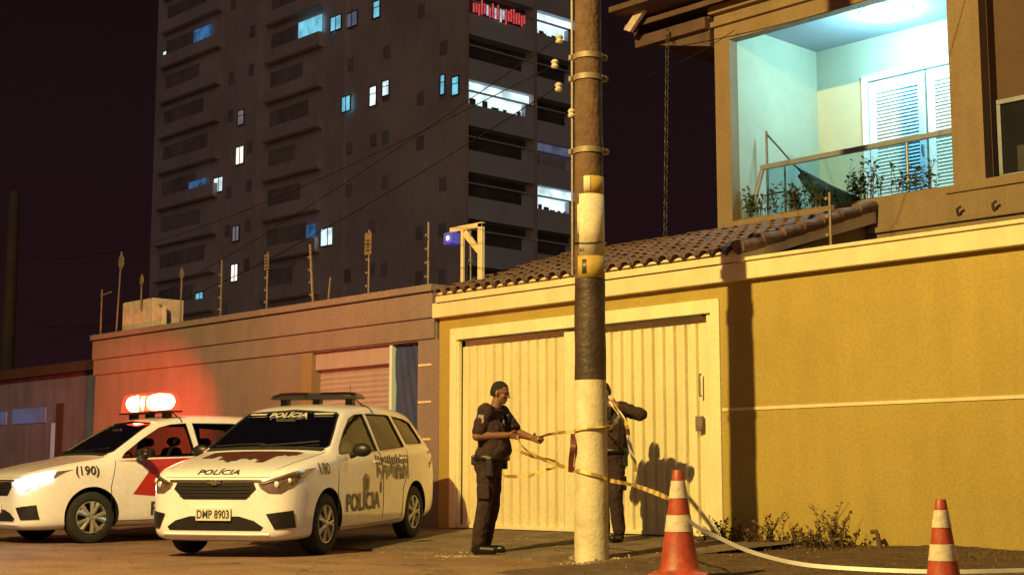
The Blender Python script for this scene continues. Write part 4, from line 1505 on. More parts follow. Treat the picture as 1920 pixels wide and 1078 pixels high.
    # boots
    for s in 'RL':
        an = V(J['ankle' + s]); toe = V(J['toe' + s])
        dd = (toe - an); dd.z = 0
        dd.normalize()
        bt = MB()
        bones(bt, [(an + V((0, 0, 0.05)), 0.058), (an + V((0, 0, -0.015)), 0.056)])
        bones(bt, [(V((an.x, an.y, 0.045)) - dd * 0.035, 0.045), (V((toe.x, toe.y, 0.040)), 0.042)])
        bo = fuse(bt, 0.008, 'boot', M['boot'], t, 2, 0.5)
        for v in bo.data.vertices:
            if v.co.z < 0.006:
                v.co.z = 0.0
    # belt + kit
    bl = MB()
    seg = 28
    for dz, rr_ in ((-0.028, 0.0), (0.028, 0.0)):
        for k in range(seg):
            a = 2 * PI * k / seg
            bl.v.append((pel.x + (belly * 0.3) + (0.162 + belly * 0.45) * math.cos(a), pel.y + 0.226 * math.sin(a), pel.z + 0.055 + dz))
    for k in range(seg):
        q = (k + 1) % seg
        bl.f.append((k, q, seg + q, seg + k)); bl.m.append(0)
    bo = bl.obj('belt', M['belt'], t, smooth=True)
    sd = bo.modifiers.new('t', 'SOLIDIFY'); sd.thickness = 0.014; sd.offset = 0.5
    for (bx_, by_, wz, hz) in J.get('kit', []):
        k_ = MB().box(pel.x + bx_ - 0.035, pel.x + bx_ + 0.035, pel.y + by_ - 0.03, pel.y + by_ + 0.03, pel.z + wz - hz, pel.z + wz)
        k_.obj('pouch', M['belt'], t, bevel=0.012)
    return t, shirt


# ================================================================== CARS
WB, FO = 2.62, 0.87
ST = [  # x, halfwidth, z bottom, shoulder z, top z, roof-edge halfwidth
    (-0.015, 0.47, 0.30, 0.70, 0.77, 0.34), (0.0, 0.56, 0.24, 0.76, 0.82, 0.44), (0.035, 0.68, 0.20, 0.81, 0.865, 0.54), (0.12, 0.79, 0.18, 0.865, 0.915, 0.62), (0.30, 0.855, 0.17, 0.915, 0.965, 0.67),
    (0.62, 0.882, 0.17, 0.965, 1.03, 0.70), (0.90, 0.888, 0.18, 0.995, 1.075, 0.72), (1.06, 0.888, 0.18, 1.005, 1.105, 0.735), (1.16, 0.888, 0.18, 1.010, 1.165, 0.735),
    (1.50, 0.888, 0.18, 1.02, 1.385, 0.685), (1.82, 0.888, 0.18, 1.03, 1.555, 0.635), (2.02, 0.888, 0.18, 1.035, 1.615, 0.62), (2.50, 0.888, 0.18, 1.05, 1.655, 0.625),
    (3.2, 0.888, 0.18, 1.07, 1.650, 0.62), (3.80, 0.885, 0.19, 1.09, 1.605, 0.60), (4.10, 0.87, 0.22, 1.09, 1.535, 0.575), (4.24, 0.84, 0.27, 1.08, 1.36, 0.58),
    (4.33, 0.80, 0.32, 1.02, 1.14, 0.60), (4.375, 0.72, 0.36, 0.90, 0.97, 0.56)]


def section(st, inset=0.0, zfloor=None):
    x, w_, zb, zs, zt, wt = st
    w_ -= inset; zt -= inset * 0.8; wt -= inset * 0.9
    zs2 = zs
    if zfloor is not None:
        zb = zfloor
    hz = zt - zs2
    P = [(0.0, zb), (w_ * 0.55, zb), (w_ * 0.93, zb + 0.015), (w_ * 0.99, zb + 0.10), (w_ * 1.0, zb + (zs2 - zb) * 0.42), (w_ * 0.995, zb + (zs2 - zb) * 0.72),
         (w_ * 0.975, zs2 - 0.06), (w_ * 0.945, zs2), ((w_ * 0.945) * 0.46 + wt * 0.54, zs2 + hz * 0.52), (wt * 1.03, zt - min(0.085, hz * 0.35)), (wt * 0.93, zt - min(0.030, hz * 0.2)), (wt * 0.5, zt - 0.006), (0.0, zt)]
    return P


def loft(stations, inset=0.0, zfloor=None):
    mb = MB()
    rings = []
    for st in stations:
        P = section(st, inset, zfloor)
        loop = [(st[0], -y, z) for (y, z) in P] + [(st[0], y, z) for (y, z) in P[-2:0:-1]]
        b = len(mb.v)
        mb.v += loop
        rings.append((b, len(loop)))
    n = rings[0][1]
    for (a, _), (c, _) in zip(rings, rings[1:]):
        for k in range(n):
            q = (k + 1) % n
            mb.f.append((a + k, c + k, c + q, a + q)); mb.m.append(0)
    half = n // 2
    for (a, _), flip in ((rings[0], False), (rings[-1], True)):
        for i in range(0, half):
            l0, l1 = a + i, a + i + 1
            r0 = a + (n - i) % n
            r1 = a + (n - i - 1) % n
            f = [l0, l1, r1, r0]
            f2 = []
            for v in f:
                if v not in f2:
                    f2.append(v)
            if len(f2) > 2:
                mb.f.append(tuple(f2 if not flip else f2[::-1])); mb.m.append(0)
    return mb


def fixn(me):
    bm_ = bmesh.new(); bm_.from_mesh(me)
    bmesh.ops.recalc_face_normals(bm_, faces=bm_.faces)
    bm_.to_mesh(me); bm_.free()


def meshobj(me, name='tmp'):
    o = bpy.data.objects.new(name, me)
    COL.objects.link(o)
    return o


outer = baked(loft(ST), [('SUBSURF', dict(levels=2, render_levels=2))])
fixn(outer)
bmt = bmesh.new(); bmt.from_mesh(outer)
BVH = BVHTree.FromBMesh(bmt)
bmt.free()

DLO = {
    'front': [(1.30, 1.065), (1.36, 1.13), (1.62, 1.30), (1.90, 1.455), (2.08, 1.50), (2.30, 1.515), (2.36, 1.085)],
    'rear': [(2.45, 1.09), (2.40, 1.517), (3.02, 1.512), (3.10, 1.50), (3.24, 1.125)],
    'quarter': [(3.36, 1.16), (3.22, 1.495), (3.60, 1.468), (3.80, 1.425), (3.93, 1.20), (3.90, 1.165)],
}
WS = [(-0.70, 1.125), (-0.725, 1.15), (-0.655, 1.33), (-0.575, 1.50), (-0.53, 1.527), (0, 1.56), (0.53, 1.527), (0.575, 1.50), (0.655, 1.33), (0.725, 1.15), (0.70, 1.125), (0, 1.145)]
RWN = [(-0.62, 1.12), (-0.50, 1.42), (0.50, 1.42), (0.62, 1.12)]


def cutter(mb):
    me = bpy.data.meshes.new('cut')
    me.from_pydata(mb.v, [], mb.f)
    me.validate()
    fixn(me)
    me.materials.append(M['chev_paint']); me.materials.append(M['cabin'])
    me.polygons.foreach_set('material_index', [1] * len(me.polygons))
    return meshobj(me)


def build_body():
    for m in (M['chev_paint'], M['cabin']):
        outer.materials.append(m)
    o = meshobj(outer)
    cuts = []
    # cabin cavity
    st2 = [s for s in ST if 1.0 < s[0] < 4.15]
    cav = baked(loft(st2, 0.055, 0.36), [('SUBSURF', dict(levels=1, render_levels=1))])
    fixn(cav)
    cav.materials.append(M['chev_paint']); cav.materials.append(M['cabin'])
    cav.polygons.foreach_set('material_index', [1] * len(cav.polygons))
    cuts.append(meshobj(cav))
    for k in DLO:
        cuts.append(cutter(MB().prism(DLO[k], lambda a, b, d: (a, d, b), -1.2, 1.2)))
    cuts.append(cutter(MB().prism(WS, lambda a, b, d: (d, a, b), 0.9, 2.05)))
    for wx in (FO, FO + WB):
        for s in (-1, 1):
            cuts.append(cutter(MB().lathe([(0.0001, 0), (0.365, 0), (0.365, 0.32), (0.0001, 0.32)], (wx, s * 0.60 if s > 0 else -0.92, 0.345), 40, 'y')))
    for c in cuts:
        md = o.modifiers.new('b', 'BOOLEAN')
        md.operation = 'DIFFERENCE'
        md.object = c
        md.solver = 'EXACT'
    dg = bpy.context.evaluated_depsgraph_get()
    dg.update()
    me = bpy.data.meshes.new_from_object(o.evaluated_get(dg))
    for c in cuts:
        bpy.data.objects.remove(c)
    bpy.data.objects.remove(o)
    me.polygons.foreach_set('use_smooth', [True] * len(me.polygons))
    me.set_sharp_from_angle(angle=R(32))
    print('car body faces', len(me.polygons))
    return me


BODY = build_body()


def proj_side(a, b, off=0.004, s=-1):
    h = BVH.ray_cast(Vector((a, s * 2.0, b)), Vector((0, -s, 0)))
    if h[0] is None:
        return (a, s * 0.8, b)
    return tuple(h[0] + Vector((0, s * off, 0)))


def proj_front(a, b, off=0.004):
    h = BVH.ray_cast(Vector((-2.0, a, b)), Vector((1, 0, 0)))
    if h[0] is None:
        return (0.3, a, b)
    nn = h[1]
    if nn.x > 0:
        nn = -nn
    return tuple(h[0] + nn * off)


def proj_top(a, b, off=0.004):
    """a = across (local y), b = x"""
    h = BVH.ray_cast(Vector((b, a, 3.0)), Vector((0, 0, -1)))
    if h[0] is None:
        return (b, a, 1.0)
    return tuple(h[0] + Vector((0, 0, off)))


def patch(poly, fn, off, name, m, parent, step=0.05, thick=0.0, s=None):
    vs, fs = polyfill(poly, step)
    V_ = [fn(a, b, off) if s is None else fn(a, b, off, s) for a, b in vs]
    mb = MB().add(V_, fs)
    o = mb.obj(name, m, parent, smooth=True)
    if thick:
        sd = o.modifiers.new('t', 'SOLIDIFY'); sd.thickness = thick; sd.offset = 0
    return o


def glyphs(body, size, place, name, m, parent, sx=1.0):
    vs, fs = textmesh(body, size)
    mb = MB().add([place(a * sx, b) for a, b in vs], fs)
    return mb.obj(name, m, parent)


def wheel(parent, x, side, style):
    wl = bpy.data.objects.new('wheel', None)
    wl.empty_display_size = 0.1
    COL.objects.link(wl)
    wl.parent = parent
    wl.location = (x, side * 0.765, 0.325)
    if side > 0:
        wl.rotation_euler = (0, 0, PI)
    MB().lathe([(0.195, 0.095), (0.20, -0.075), (0.225, -0.098), (0.285, -0.100), (0.312, -0.085), (0.325, -0.05), (0.325, 0.06), (0.31, 0.09), (0.27, 0.10), (0.195, 0.095)], (0, 0, 0), 40, 'y').obj('tyre', M['tyre'], wl, smooth=True)
    mb = MB()
    mb.lathe([(0.205, -0.082), (0.20, -0.092), (0.19, -0.090), (0.182, -0.06), (0.178, 0.05)], (0, 0, 0), 36, 'y')
    n = 7 if style == 0 else 5
    for k in range(n):
        a = 2 * PI * k / n
        for da in ((-0.11, 0.11) if style == 0 else (-0.23, 0.23)):
            c0 = (0.045 * math.cos(a), 0.045 * math.sin(a)); c1 = (0.192 * math.cos(a + da), 0.192 * math.sin(a + da))
            mb.tube([(c0[0], -0.085, c0[1]), ((c0[0] + c1[0]) / 2, -0.082, (c0[1] + c1[1]) / 2), (c1[0], -0.078, c1[1])], [0.022, 0.016, 0.015] if style == 0 else [0.03, 0.03, 0.034], 8)
    mb.lathe([(0.0001, -0.104), (0.04, -0.102), (0.058, -0.09), (0.06, -0.06)], (0, 0, 0), 20, 'y')
    mb.obj('rim', M['alloy'], wl, smooth=True)
    MB().lathe([(0.0001, -0.02), (0.178, -0.02), (0.178, 0.0)], (0, 0, 0), 24, 'y').obj('brake_disc', M['black'], wl, smooth=True)
    return wl


def seat_mesh(cx, cy, parent, back=0.0):
    mb = MB()
    bones(mb, [((cx - 0.22, cy - 0.15, 0.62), 0.09), ((cx - 0.22, cy + 0.15, 0.62), 0.09)])
    bones(mb, [((cx + 0.1, cy - 0.15, 0.60), 0.09), ((cx + 0.1, cy + 0.15, 0.60), 0.09)])
    mb.box(cx - 0.25, cx + 0.15, cy - 0.22, cy + 0.22, 0.52, 0.68)
    bones(mb, [((cx + 0.18, cy - 0.14, 0.65), 0.085), ((cx + 0.30, cy - 0.13, 1.13), 0.075)])
    bones(mb, [((cx + 0.18, cy + 0.14, 0.65), 0.085), ((cx + 0.30, cy + 0.13, 1.13), 0.075)])
    bones(mb, [((cx + 0.20, cy, 0.65), 0.085), ((cx + 0.31, cy, 1.15), 0.075)])
    bones(mb, [((cx + 0.33, cy - 0.07, 1.28), 0.06), ((cx + 0.33, cy + 0.07, 1.28), 0.06)])
    return mb.obj('seat', M['seat'], parent, smooth=True)


def make_car(label, loc, rz, ry, lit_, style, group='police cars parked by the gates'):
    t = thing('police_car', label, 'police car', (loc[0], loc[1], loc[2] - 0.02), rz, group, ry)
    body = bpy.data.objects.new('body', BODY); COL.objects.link(body); body.parent = t
    sd_fn = lambda s: (lambda a, b, off: proj_side(a, b, off, s))
    for s in (-1, 1):
        for k, pl in DLO.items():
            cx = sum(p[0] for p in pl) / len(pl); cz = sum(p[1] for p in pl) / len(pl)
            big = [(cx + (a - cx) * 1.02, cz + (b - cz) * 1.03) for a, b in pl]
            patch(big, proj_side, -0.012, 'side_window', M['carglass'], t, 0.07, s=s)
            # dark rubber seal as a ring outside the glass
            mb = MB()
            ring = pl + [pl[0]]
            pts = []
            for (a, b), (c, d) in zip(ring, ring[1:]):
                for q in range(4):
                    pts.append(proj_side(a + (c - a) * q / 4, b + (d - b) * q / 4, 0.001, s))
            pts.append(pts[0])
            mb.tube(pts, 0.007, 5, caps=False)
            mb.obj('window_seal', M['black'], t, smooth=True)
    cz = 1.33
    patch([(a * 1.015, cz + (b - cz) * 1.03) for a, b in WS], proj_front, -0.006, 'windscreen', M['carglass'], t, 0.07)
    ring = WS + [WS[0]]
    pts = []
    for (a, b), (c, d) in zip(ring, ring[1:]):
        for q in range(5):
            pts.append(proj_front(a + (c - a) * q / 5, b + (d - b) * q / 5, 0.001))
    pts.append(pts[0])
    MB().tube(pts, 0.010, 5, caps=False).obj('windscreen_seal', M['black'], t, smooth=True)
    # rear glass (seen from other positions)
    vs, fs = polyfill(RWN, 0.12)
    V_ = []
    for a, b in vs:
        h = BVH.ray_cast(Vector((6, a, b)), Vector((-1, 0, 0)))
        V_.append(tuple(h[0] + Vector((0.004, 0, 0))))
    MB().add(V_, [f[::-1] for f in fs]).obj('rear_window', M['darkglass'], t, smooth=True)
    for s in (-1, 1):
        pl = [(s * 0.60, 0.80), (s * 0.70, 0.82), (s * 0.72, 1.05), (s * 0.62, 1.08)]
        V_ = []
        vs, fs = polyfill(pl, 0.06)
        for a, b in vs:
            h = BVH.ray_cast(Vector((6, a, b)), Vector((-1, 0, 0)))
            V_.append(tuple((h[0] or Vector((4.2, a, b))) + Vector((0.005, 0, 0))))
        MB().add(V_, fs).obj('tail_light', M['beacon_off'], t, smooth=True)
    # interior
    mb = MB().box(1.14, 1.42, -0.72, 0.72, 0.60, 1.02).box(1.25, 4.0, -0.7, 0.7, 0.37, 0.40)
    mb.obj('dashboard', M['cabin'], t, bevel=0.05)
    for cx, cy in ((1.95, -0.37), (1.95, 0.37), (2.85, -0.37), (2.85, 0.37)):
        seat_mesh(cx, cy, t)
    pts = [(1.55 + 0.06 * math.sin(2 * PI * k / 20), -0.37 + 0.18 * math.cos(2 * PI * k / 20), 0.98 + 0.16 * math.sin(2 * PI * k / 20)) for k in range(21)]
    MB().tube(pts, 0.016, 6, caps=False).tube([(1.55, -0.37, 0.98), (1.35, -0.37, 0.90)], 0.03, 8).obj('steering_wheel', M['cabin'], t, smooth=True)
    MB().box(1.62, 1.65, -0.12, 0.12, 1.40, 1.46).obj('rear_view_mirror', M['cabin'], t, bevel=0.01)
    # wheels
    for wx in (FO, FO + WB):
        for s in (-1, 1):
            wheel(t, wx, s, style)
    # underbody
    MB().box(0.35, 4.1, -0.55, 0.55, 0.20, 0.30).obj('underbody', M['cabin'], t)
    # grille, chrome bar, intake, fog pockets
    gr = patch([(-0.44, 0.785), (-0.47, 0.72), (-0.36, 0.615), (0.36, 0.615), (0.47, 0.72), (0.44, 0.785)], proj_front, 0.004, 'grille', M['black'], t)
    mb = MB()
    for z in (0.65, 0.685, 0.72, 0.755):
        pts = [proj_front(-0.40 + 0.8 * q / 10, z, 0.008) for q in range(11)]
        mb.tube(pts, 0.006, 5)
    mb.obj('grille_bars', M['cabin'], gr, smooth=True)
    pts = [proj_front(-0.52 + 1.04 * q / 16, 0.800 - 0.0 * q, 0.010) for q in range(17)]
    MB().tube(pts, 0.013, 6).obj('chrome_strip', M['chrome'], t, smooth=True)
    mb = MB()
    e = proj_front(0.0, 0.79, 0.022)
    for (a0, a1, b0, b1) in ((-0.085, 0.085, 0.776, 0.802), (-0.04, 0.04, 0.762, 0.816)):
        mb.prism([(a0, b0), (a0 + 0.015, b1), (a1 + 0.0, b1), (a1 - 0.015, b0)], lambda a, b, d: (e[0] + d, a, b), -0.012 - 0.002 * (a1 < 0.05), 0.012)
    mb.obj('emblem', M['chrome'], t)
    patch([(-0.52, 0.30), (-0.55, 0.335), (-0.45, 0.40), (-0.28, 0.445), (0.28, 0.445), (0.45, 0.40), (0.55, 0.335), (0.52, 0.30)], proj_front, 0.004, 'lower_intake', M['black'], t)
    pts = [proj_front(-0.60 + 1.2 * q / 16, 0.262, 0.006) for q in range(17)]
    MB().tube(pts, 0.012, 6).obj('bumper_lip', M['chev_paint'], t, smooth=True)
    for s in (-1, 1):
        fg = patch([(s * 0.575, 0.47), (s * 0.80, 0.50), (s * 0.81, 0.325), (s * 0.655, 0.315)][::s], proj_front, 0.010, 'fog_pocket', M['black'], t, 0.025)
        # headlight wraps from the front onto the wing
        hl = [(s * 0.485, 0.775), (s * 0.58, 0.81), (s * 0.70, 0.85), (s * 0.80, 0.90), (s * 0.845, 0.925), (s * 0.84, 0.83), (s * 0.79, 0.735), (s * 0.71, 0.672), (s * 0.60, 0.675), (s * 0.52, 0.725)]
        lamp_on = lit_
        ho = patch(hl[::s], proj_front, 0.006, 'headlight', M['lampglass'], t, 0.03)
        c = proj_front(s * 0.665, 0.765, 0.004)
        c2 = proj_front(s * 0.765, 0.80, 0.004)
        if lamp_on:
            patch(([(s * 0.50, 0.772), (s * 0.60, 0.812), (s * 0.70, 0.845), (s * 0.82, 0.905), (s * 0.835, 0.82), (s * 0.78, 0.735), (s * 0.70, 0.680), (s * 0.60, 0.683)])[::s], proj_front, 0.014, 'lit_bulb', M['headlamp_on'], ho, 0.03)
        else:
            for cc, r_ in ((c, 0.034), (c2, 0.028)):
                MB().ball(cc, (0.012, r_ * 0.9, r_)).obj('reflector', M['headlens'], ho, smooth=True)
            pts = [proj_front(s * (0.52 + 0.30 * q / 8), 0.770 + 0.10 * (q / 8) ** 1.3, 0.014) for q in range(9)]
            MB().tube(pts, 0.008, 6).obj('daylight_strip', M['chrome'], ho, smooth=True)
    # number plate
    p0 = proj_front(0.0, 0.455, 0.0)
    PXp = p0[0] - 0.03
    pl = MB().box(PXp, PXp + 0.02, -0.20, 0.20, 0.40, 0.53).obj('number_plate', M['plate'], t, bevel=0.004)
    glyphs('DMP 8903', 0.118, lambda a, b: (PXp - 0.003, -a, b + 0.425), 'plate_text', M['ink'], pl, 0.74)
    # seams, handles, mirrors, fuel flap
    mb = MB()
    for s in (-1, 1):
        for line in ([(1.13, 0.40), (1.12, 0.70), (1.20, 1.03)], [(2.40, 0.30), (2.42, 0.8), (2.405, 1.08)], [(3.30, 1.10), (3.22, 0.85), (3.05, 0.62), (3.02, 0.30)], [(1.15, 0.27), (2.0, 0.265), (3.03, 0.27)]):
            pts = []
            for (a, b), (c, d) in zip(line, line[1:]):
                for q in range(6):
                    pts.append(proj_side(a + (c - a) * q / 6, b + (d - b) * q / 6, 0.0, s))
            pts.append(proj_side(line[-1][0], line[-1][1], 0.0, s))
            mb.tube(pts, 0.0055, 4, caps=False)
    # bonnet shut line
    for s in (-1, 1):
        pts = [proj_top(s * (0.60 + 0.14 * (q / 10) ** 0.6), 0.16 + 0.93 * q / 10, 0.0) for q in range(11)]
        mb.tube(pts, 0.004, 4, caps=False)
    mb.tube([proj_front(-0.60 + 1.2 * q / 14, 0.838, 0.0) for q in range(15)], 0.004, 4, caps=False)
    mb.obj('panel_gap', M['black'], t)
    for s in (-1, 1):
        for hx, hz in ((2.24, 0.96), (3.08, 0.99)):
            p = proj_side(hx, hz, 0.02, s)
            MB().tube([(p[0] - 0.08, p[1] - s * 0.02, p[2] - 0.004), (p[0] - 0.06, p[1], p[2]), (p[0] + 0.06, p[1], p[2] + 0.003), (p[0] + 0.08, p[1] - s * 0.02, p[2] + 0.003)], 0.013, 8).obj('door_handle', M['chev_paint'], t, smooth=True)
        mb = MB()
        mb.ball((1.50, s * 1.00, 1.10), (0.06, 0.115, 0.075), 16, 12)
        mb.tube([(1.50, s * 0.86, 1.03), (1.50, s * 0.95, 1.07)], 0.03, 8)
        mb.obj('wing_mirror', M['black'], t, smooth=True)
        # roof rails
        pts = [(x, s * 0.575, proj_top(s * 0.575, x, 0)[2] + (0.045 if 2.15 < x < 3.75 else 0.0)) for x in (2.05, 2.2, 2.5, 2.9, 3.3, 3.7, 3.85)]
        if style == 9:
            MB().tube(pts, 0.014, 8).obj('roof_rail', M['black'], t, smooth=True)
    # wipers and cowl
    MB().tube([proj_front(0.05, 1.14, 0.02), proj_front(-0.3, 1.16, 0.02), proj_front(-0.6, 1.19, 0.015)], 0.009, 5).tube([proj_front(0.62, 1.135, 0.02), proj_front(0.3, 1.155, 0.02), proj_front(0.02, 1.165, 0.015)], 0.009, 5).obj('wipers', M['black'], t, smooth=True)
    patch([(-0.70, 1.05), (-0.72, 1.115), (0, 1.115), (0.72, 1.115), (0.70, 1.05), (0, 1.035)][::-1], lambda a, b, off: proj_top(a, b + 0.02, off), 0.004, 'cowl', M['cabin'], t, 0.06)
    # light bar on the roof
    bxx = 2.12 if lit_ else 2.50
    bw_ = 1.0 if lit_ else 0.90
    zr = proj_top(0, bxx, 0)[2]
    lb_ = bpy.data.objects.new('light_bar', None)
    lb_.empty_display_size = 0.1
    COL.objects.link(lb_); lb_.parent = t
    lb_.location = (bxx, 0, zr)
    lb_.scale = (1, bw_, 1)
    hh = 0.065 if not lit_ else 0.26  # lit bar enlarged, its bloom put into the shape of core and dome
    if lit_:
        for (y0, y1) in ((-0.52, -0.04), (0.04, 0.52)):
            cb = MB()
            cb.tube([(0, y0 - 0.03, 0.19), (0, y0 + 0.02, 0.20), (0, (y0 + y1) / 2, 0.205), (0, y1 - 0.02, 0.20), (0, y1 + 0.03, 0.19)], [0.06, 0.105, 0.115, 0.108, 0.07], 14)
            cb.obj('glowing_tube', M['beacon_core'], lb_, smooth=True)
    prof = [(-0.14, 0.075), (-0.15, 0.10), (-0.13, 0.06 + hh), (-0.06, 0.075 + hh), (0.06, 0.075 + hh), (0.13, 0.06 + hh), (0.15, 0.10), (0.14, 0.075)]
    mlens = M['beacon_dome'] if lit_ else M['lensoff']
    for (y0, y1) in ((-0.60, -0.10), (0.10, 0.60)):
        nn_ = 6
        mb = MB()
        for q in range(nn_ + 1):
            y = y0 + (y1 - y0) * q / nn_
            ed = 1.0
            if (y0 < 0 and q == 0) or (y0 > 0 and q == nn_):
                ed = 0.55
            elif (y0 < 0 and q == 1) or (y0 > 0 and q == nn_ - 1):
                ed = 0.93
            mb.v += [(a * (0.7 + 0.3 * ed), y, 0.075 + (b - 0.075) * ed) for a, b in prof]
        L8 = len(prof)
        for q in range(nn_):
            for k in range(L8):
                k2 = (k + 1) % L8
                mb.f.append((q * L8 + k, q * L8 + k2, (q + 1) * L8 + k2, (q + 1) * L8 + k)); mb.m.append(0)
        mb.f.append(tuple(range(L8))[::-1]); mb.m.append(0)
        mb.f.append(tuple(nn_ * L8 + k for k in range(L8))); mb.m.append(0)
        mb.obj('beacon_lens', mlens, lb_, smooth=True)
    MB().box(-0.13, 0.13, -0.10, 0.10, 0.075, 0.075 + hh * 0.9).obj('centre_block', M['black'] if not lit_ else M['beacon_dome'], lb_, bevel=0.01)
    MB().box(-0.155, 0.155, -0.61, 0.61, 0.055, 0.078).obj('bar_tray', M['black'], lb_, bevel=0.005)
    for y0 in (-0.52, -0.05, 0.42):
        MB().box(-0.05, 0.05, y0, y0 + 0.10, -0.02, 0.056).obj('bar_foot', M['black'], lb_, bevel=0.005)
    MB().tube([(0.10, -0.42, 0.06), (0.10, -0.42, 0.22)], 0.004, 5).obj('antenna', M['black'], lb_)
    pts = [(bxx + 0.10, -0.45, zr + 0.05)] + [(bxx + 0.13, a_, proj_top(a_, bxx + 0.13, 0)[2] + 0.006) for a_ in (-0.52, -0.57, -0.61)] + [proj_side(bxx + 0.13, z_, 0.006) for z_ in (1.56, 1.53)]
    MB().tube(pts, 0.008, 6).obj('bar_cable', M['black'], t, smooth=True)
    return t


# ---- car 1 : white patrol car in front of the gate, beacon off
car1 = make_car('white police car with dark unlit light bar parked on the kerb before the shutter', (-13.02, 8.05, 0.0), R(119.8), R(-1.6), False, 0)
S1 = lambda x0, z0, off=0.010: (lambda a, b: proj_side(x0 + a, z0 + b, off, -1))
glyphs('POLÍCIA', 0.27, S1(1.80, 0.43), 'side_lettering', M['ink'], car1, 0.98)
glyphs('190', 0.17, S1(0.78, 0.855, 0.016), 'wing_number', M['ink'], car1, 1.0)
glyphs('POLÍCIA', 0.105, lambda a, b: proj_front(-a, 0.865 + b * 0.62 + 0.0, 0.006), 'bonnet_lettering', M['ink'], car1, 1.25)
glyphs('POLÍCIA', 0.085, lambda a, b: proj_front(-a, 1.472 + b * 0.85 + 0.0, 0.008), 'windscreen_lettering', M['paleink'], car1, 1.5)
mb = MB()
for (a0, a1) in ((-0.52, -0.30), (0.30, 0.52)):
    mb = MB()
    for q in range(8):
        u0 = a0 + (a1 - a0) * q / 8; u1 = a0 + (a1 - a0) * (q + 1) / 8
        mb.add([proj_front(u0, 1.500, 0.008), proj_front(u1, 1.500, 0.008), proj_front(u1, 1.515, 0.008), proj_front(u0, 1.515, 0.008)], [(0, 1, 2, 3)])
    mb.obj('windscreen_strip', M['paleink'], car1)
# skyline pattern of dark bars on the rear door
rr = random.Random(8)


def bars(spec, x0, dx, m, name, parent):
    mb = MB()
    for i, (zb, zt) in enumerate(spec):
        if zt - zb < 0.01:
            continue
        xa = x0 + i * dx
        xb = xa + dx * 0.66
        mb.add([proj_side(xa, zb, 0.005, -1), proj_side(xb, zb, 0.005, -1), proj_side(xb, zt, 0.005, -1), proj_side(xa, zt, 0.005, -1)], [(0, 1, 2, 3)])
    return mb.obj(name, m, parent)


bars([(0.935 + rr.uniform(-0.02, 0.02), 1.03 + rr.uniform(-0.03, 0.01)) for _ in range(15)], 2.22, 0.07, M['ink'], 'skyline_motif', car1)
bars([(0.77 + rr.uniform(-0.04, 0.05), 0.90 + rr.uniform(-0.04, 0.02)) for _ in range(15)], 2.22, 0.07, M['greyink'], 'skyline_motif', car1)
bars([(0.84, 0.92) if i % 3 == 0 else ((0.74, 0.88) if i in (8, 10, 11) else (0.60, 0.73) if i == 1 else (0, 0)) for i in range(15)], 2.235, 0.07, M['ink'], 'skyline_motif', car1)
bars([(0.86, 1.06), (0.90, 1.07), (0.94, 1.07)], 4.0, 0.07, M['ink'], 'rear_corner_motif', car1)
# crest on the front door
patch([(1.90, 0.84), (1.80, 0.78), (1.82, 0.66), (1.90, 0.59), (1.98, 0.66), (2.0, 0.78)], proj_side, 0.005, 'door_crest', M['greyink'], car1, 0.04, s=-1)
patch([(1.90, 0.79), (1.855, 0.76), (1.865, 0.69), (1.90, 0.65), (1.935, 0.69), (1.945, 0.76)], proj_side, 0.009, 'door_crest', M['ink'], car1, 0.03, s=-1)
# dark jagged skyline panel on the bonnet
top = [(-0.52, 1.0), (0.52, 1.0)]
jag = []
u = 0.52
rr = random.Random(2)
while u > -0.50:
    d = 0.42 + rr.choice((0.0, 0.06, 0.12, 0.17))
    if abs(u) > 0.30:
        d += 0.22
    jag += [(u, d), (u - 0.045, d)]
    u -= 0.05
patch([(-0.54, 0.97), (-0.44, 1.0), (0.44, 1.0), (0.54, 0.97)] + jag, proj_top, 0.004, 'bonnet_skyline', M['hoodink'], car1, 0.05)

# ---- car 2 : beacon and headlights lit, seen from its left side
car2 = make_car('white police car with blazing red beacon and lit headlights at the left', (-17.94, 7.9, 0.0), R(88.8), R(-1.2), True, 1)
glyphs('(190)', 0.15, S1(0.80, 0.865, 0.014), 'wing_number', M['ink'], car2, 1.0)
patch([(1.20, 1.03), (1.72, 1.045), (2.40, 1.06), (2.40, 0.30), (2.02, 0.30), (1.86, 0.56), (1.42, 0.60), (1.66, 0.90), (1.50, 1.02)], proj_side, 0.0045, 'red_star_decal', M['redink'], car2, 0.05, s=-1)
glyphs('F', 0.24, S1(1.72, 0.33), 'side_lettering', M['ink'], car2, 1.0)

# beacon / headlamp light thrown by the lit car, plus an added wall spot
mw = Matrix.Translation(car2.location) @ Matrix.Rotation(R(88.8), 4, 'Z')
p = mw @ Vector((2.12, 0, 2.02))
light('beacon_light', 'POINT', p, 75, (1.0, 0.07, 0.03), shadow_soft_size=0.15)
l = light('halo_spot', 'SPOT', p + Vector((-0.3, 0.25, 0.05)), 5200, (1.0, 0.05, 0.02), shadow_soft_size=0.1, spot_size=R(42), spot_blend=1.0)  # added spot that lays a red halo on the wall behind the beacon
aim(l, (-23.9, 13.0, 1.7))
for s in (-1, 1):
    p = mw @ Vector((-0.12, s * 0.68, 0.78))
    l = light('headlight_light', 'SPOT', p, 500, (0.9, 0.92, 1.0), shadow_soft_size=0.06, spot_size=R(75), spot_blend=0.6)
    aim(l, mw @ Vector((-2.2, -1.0, -0.2)))

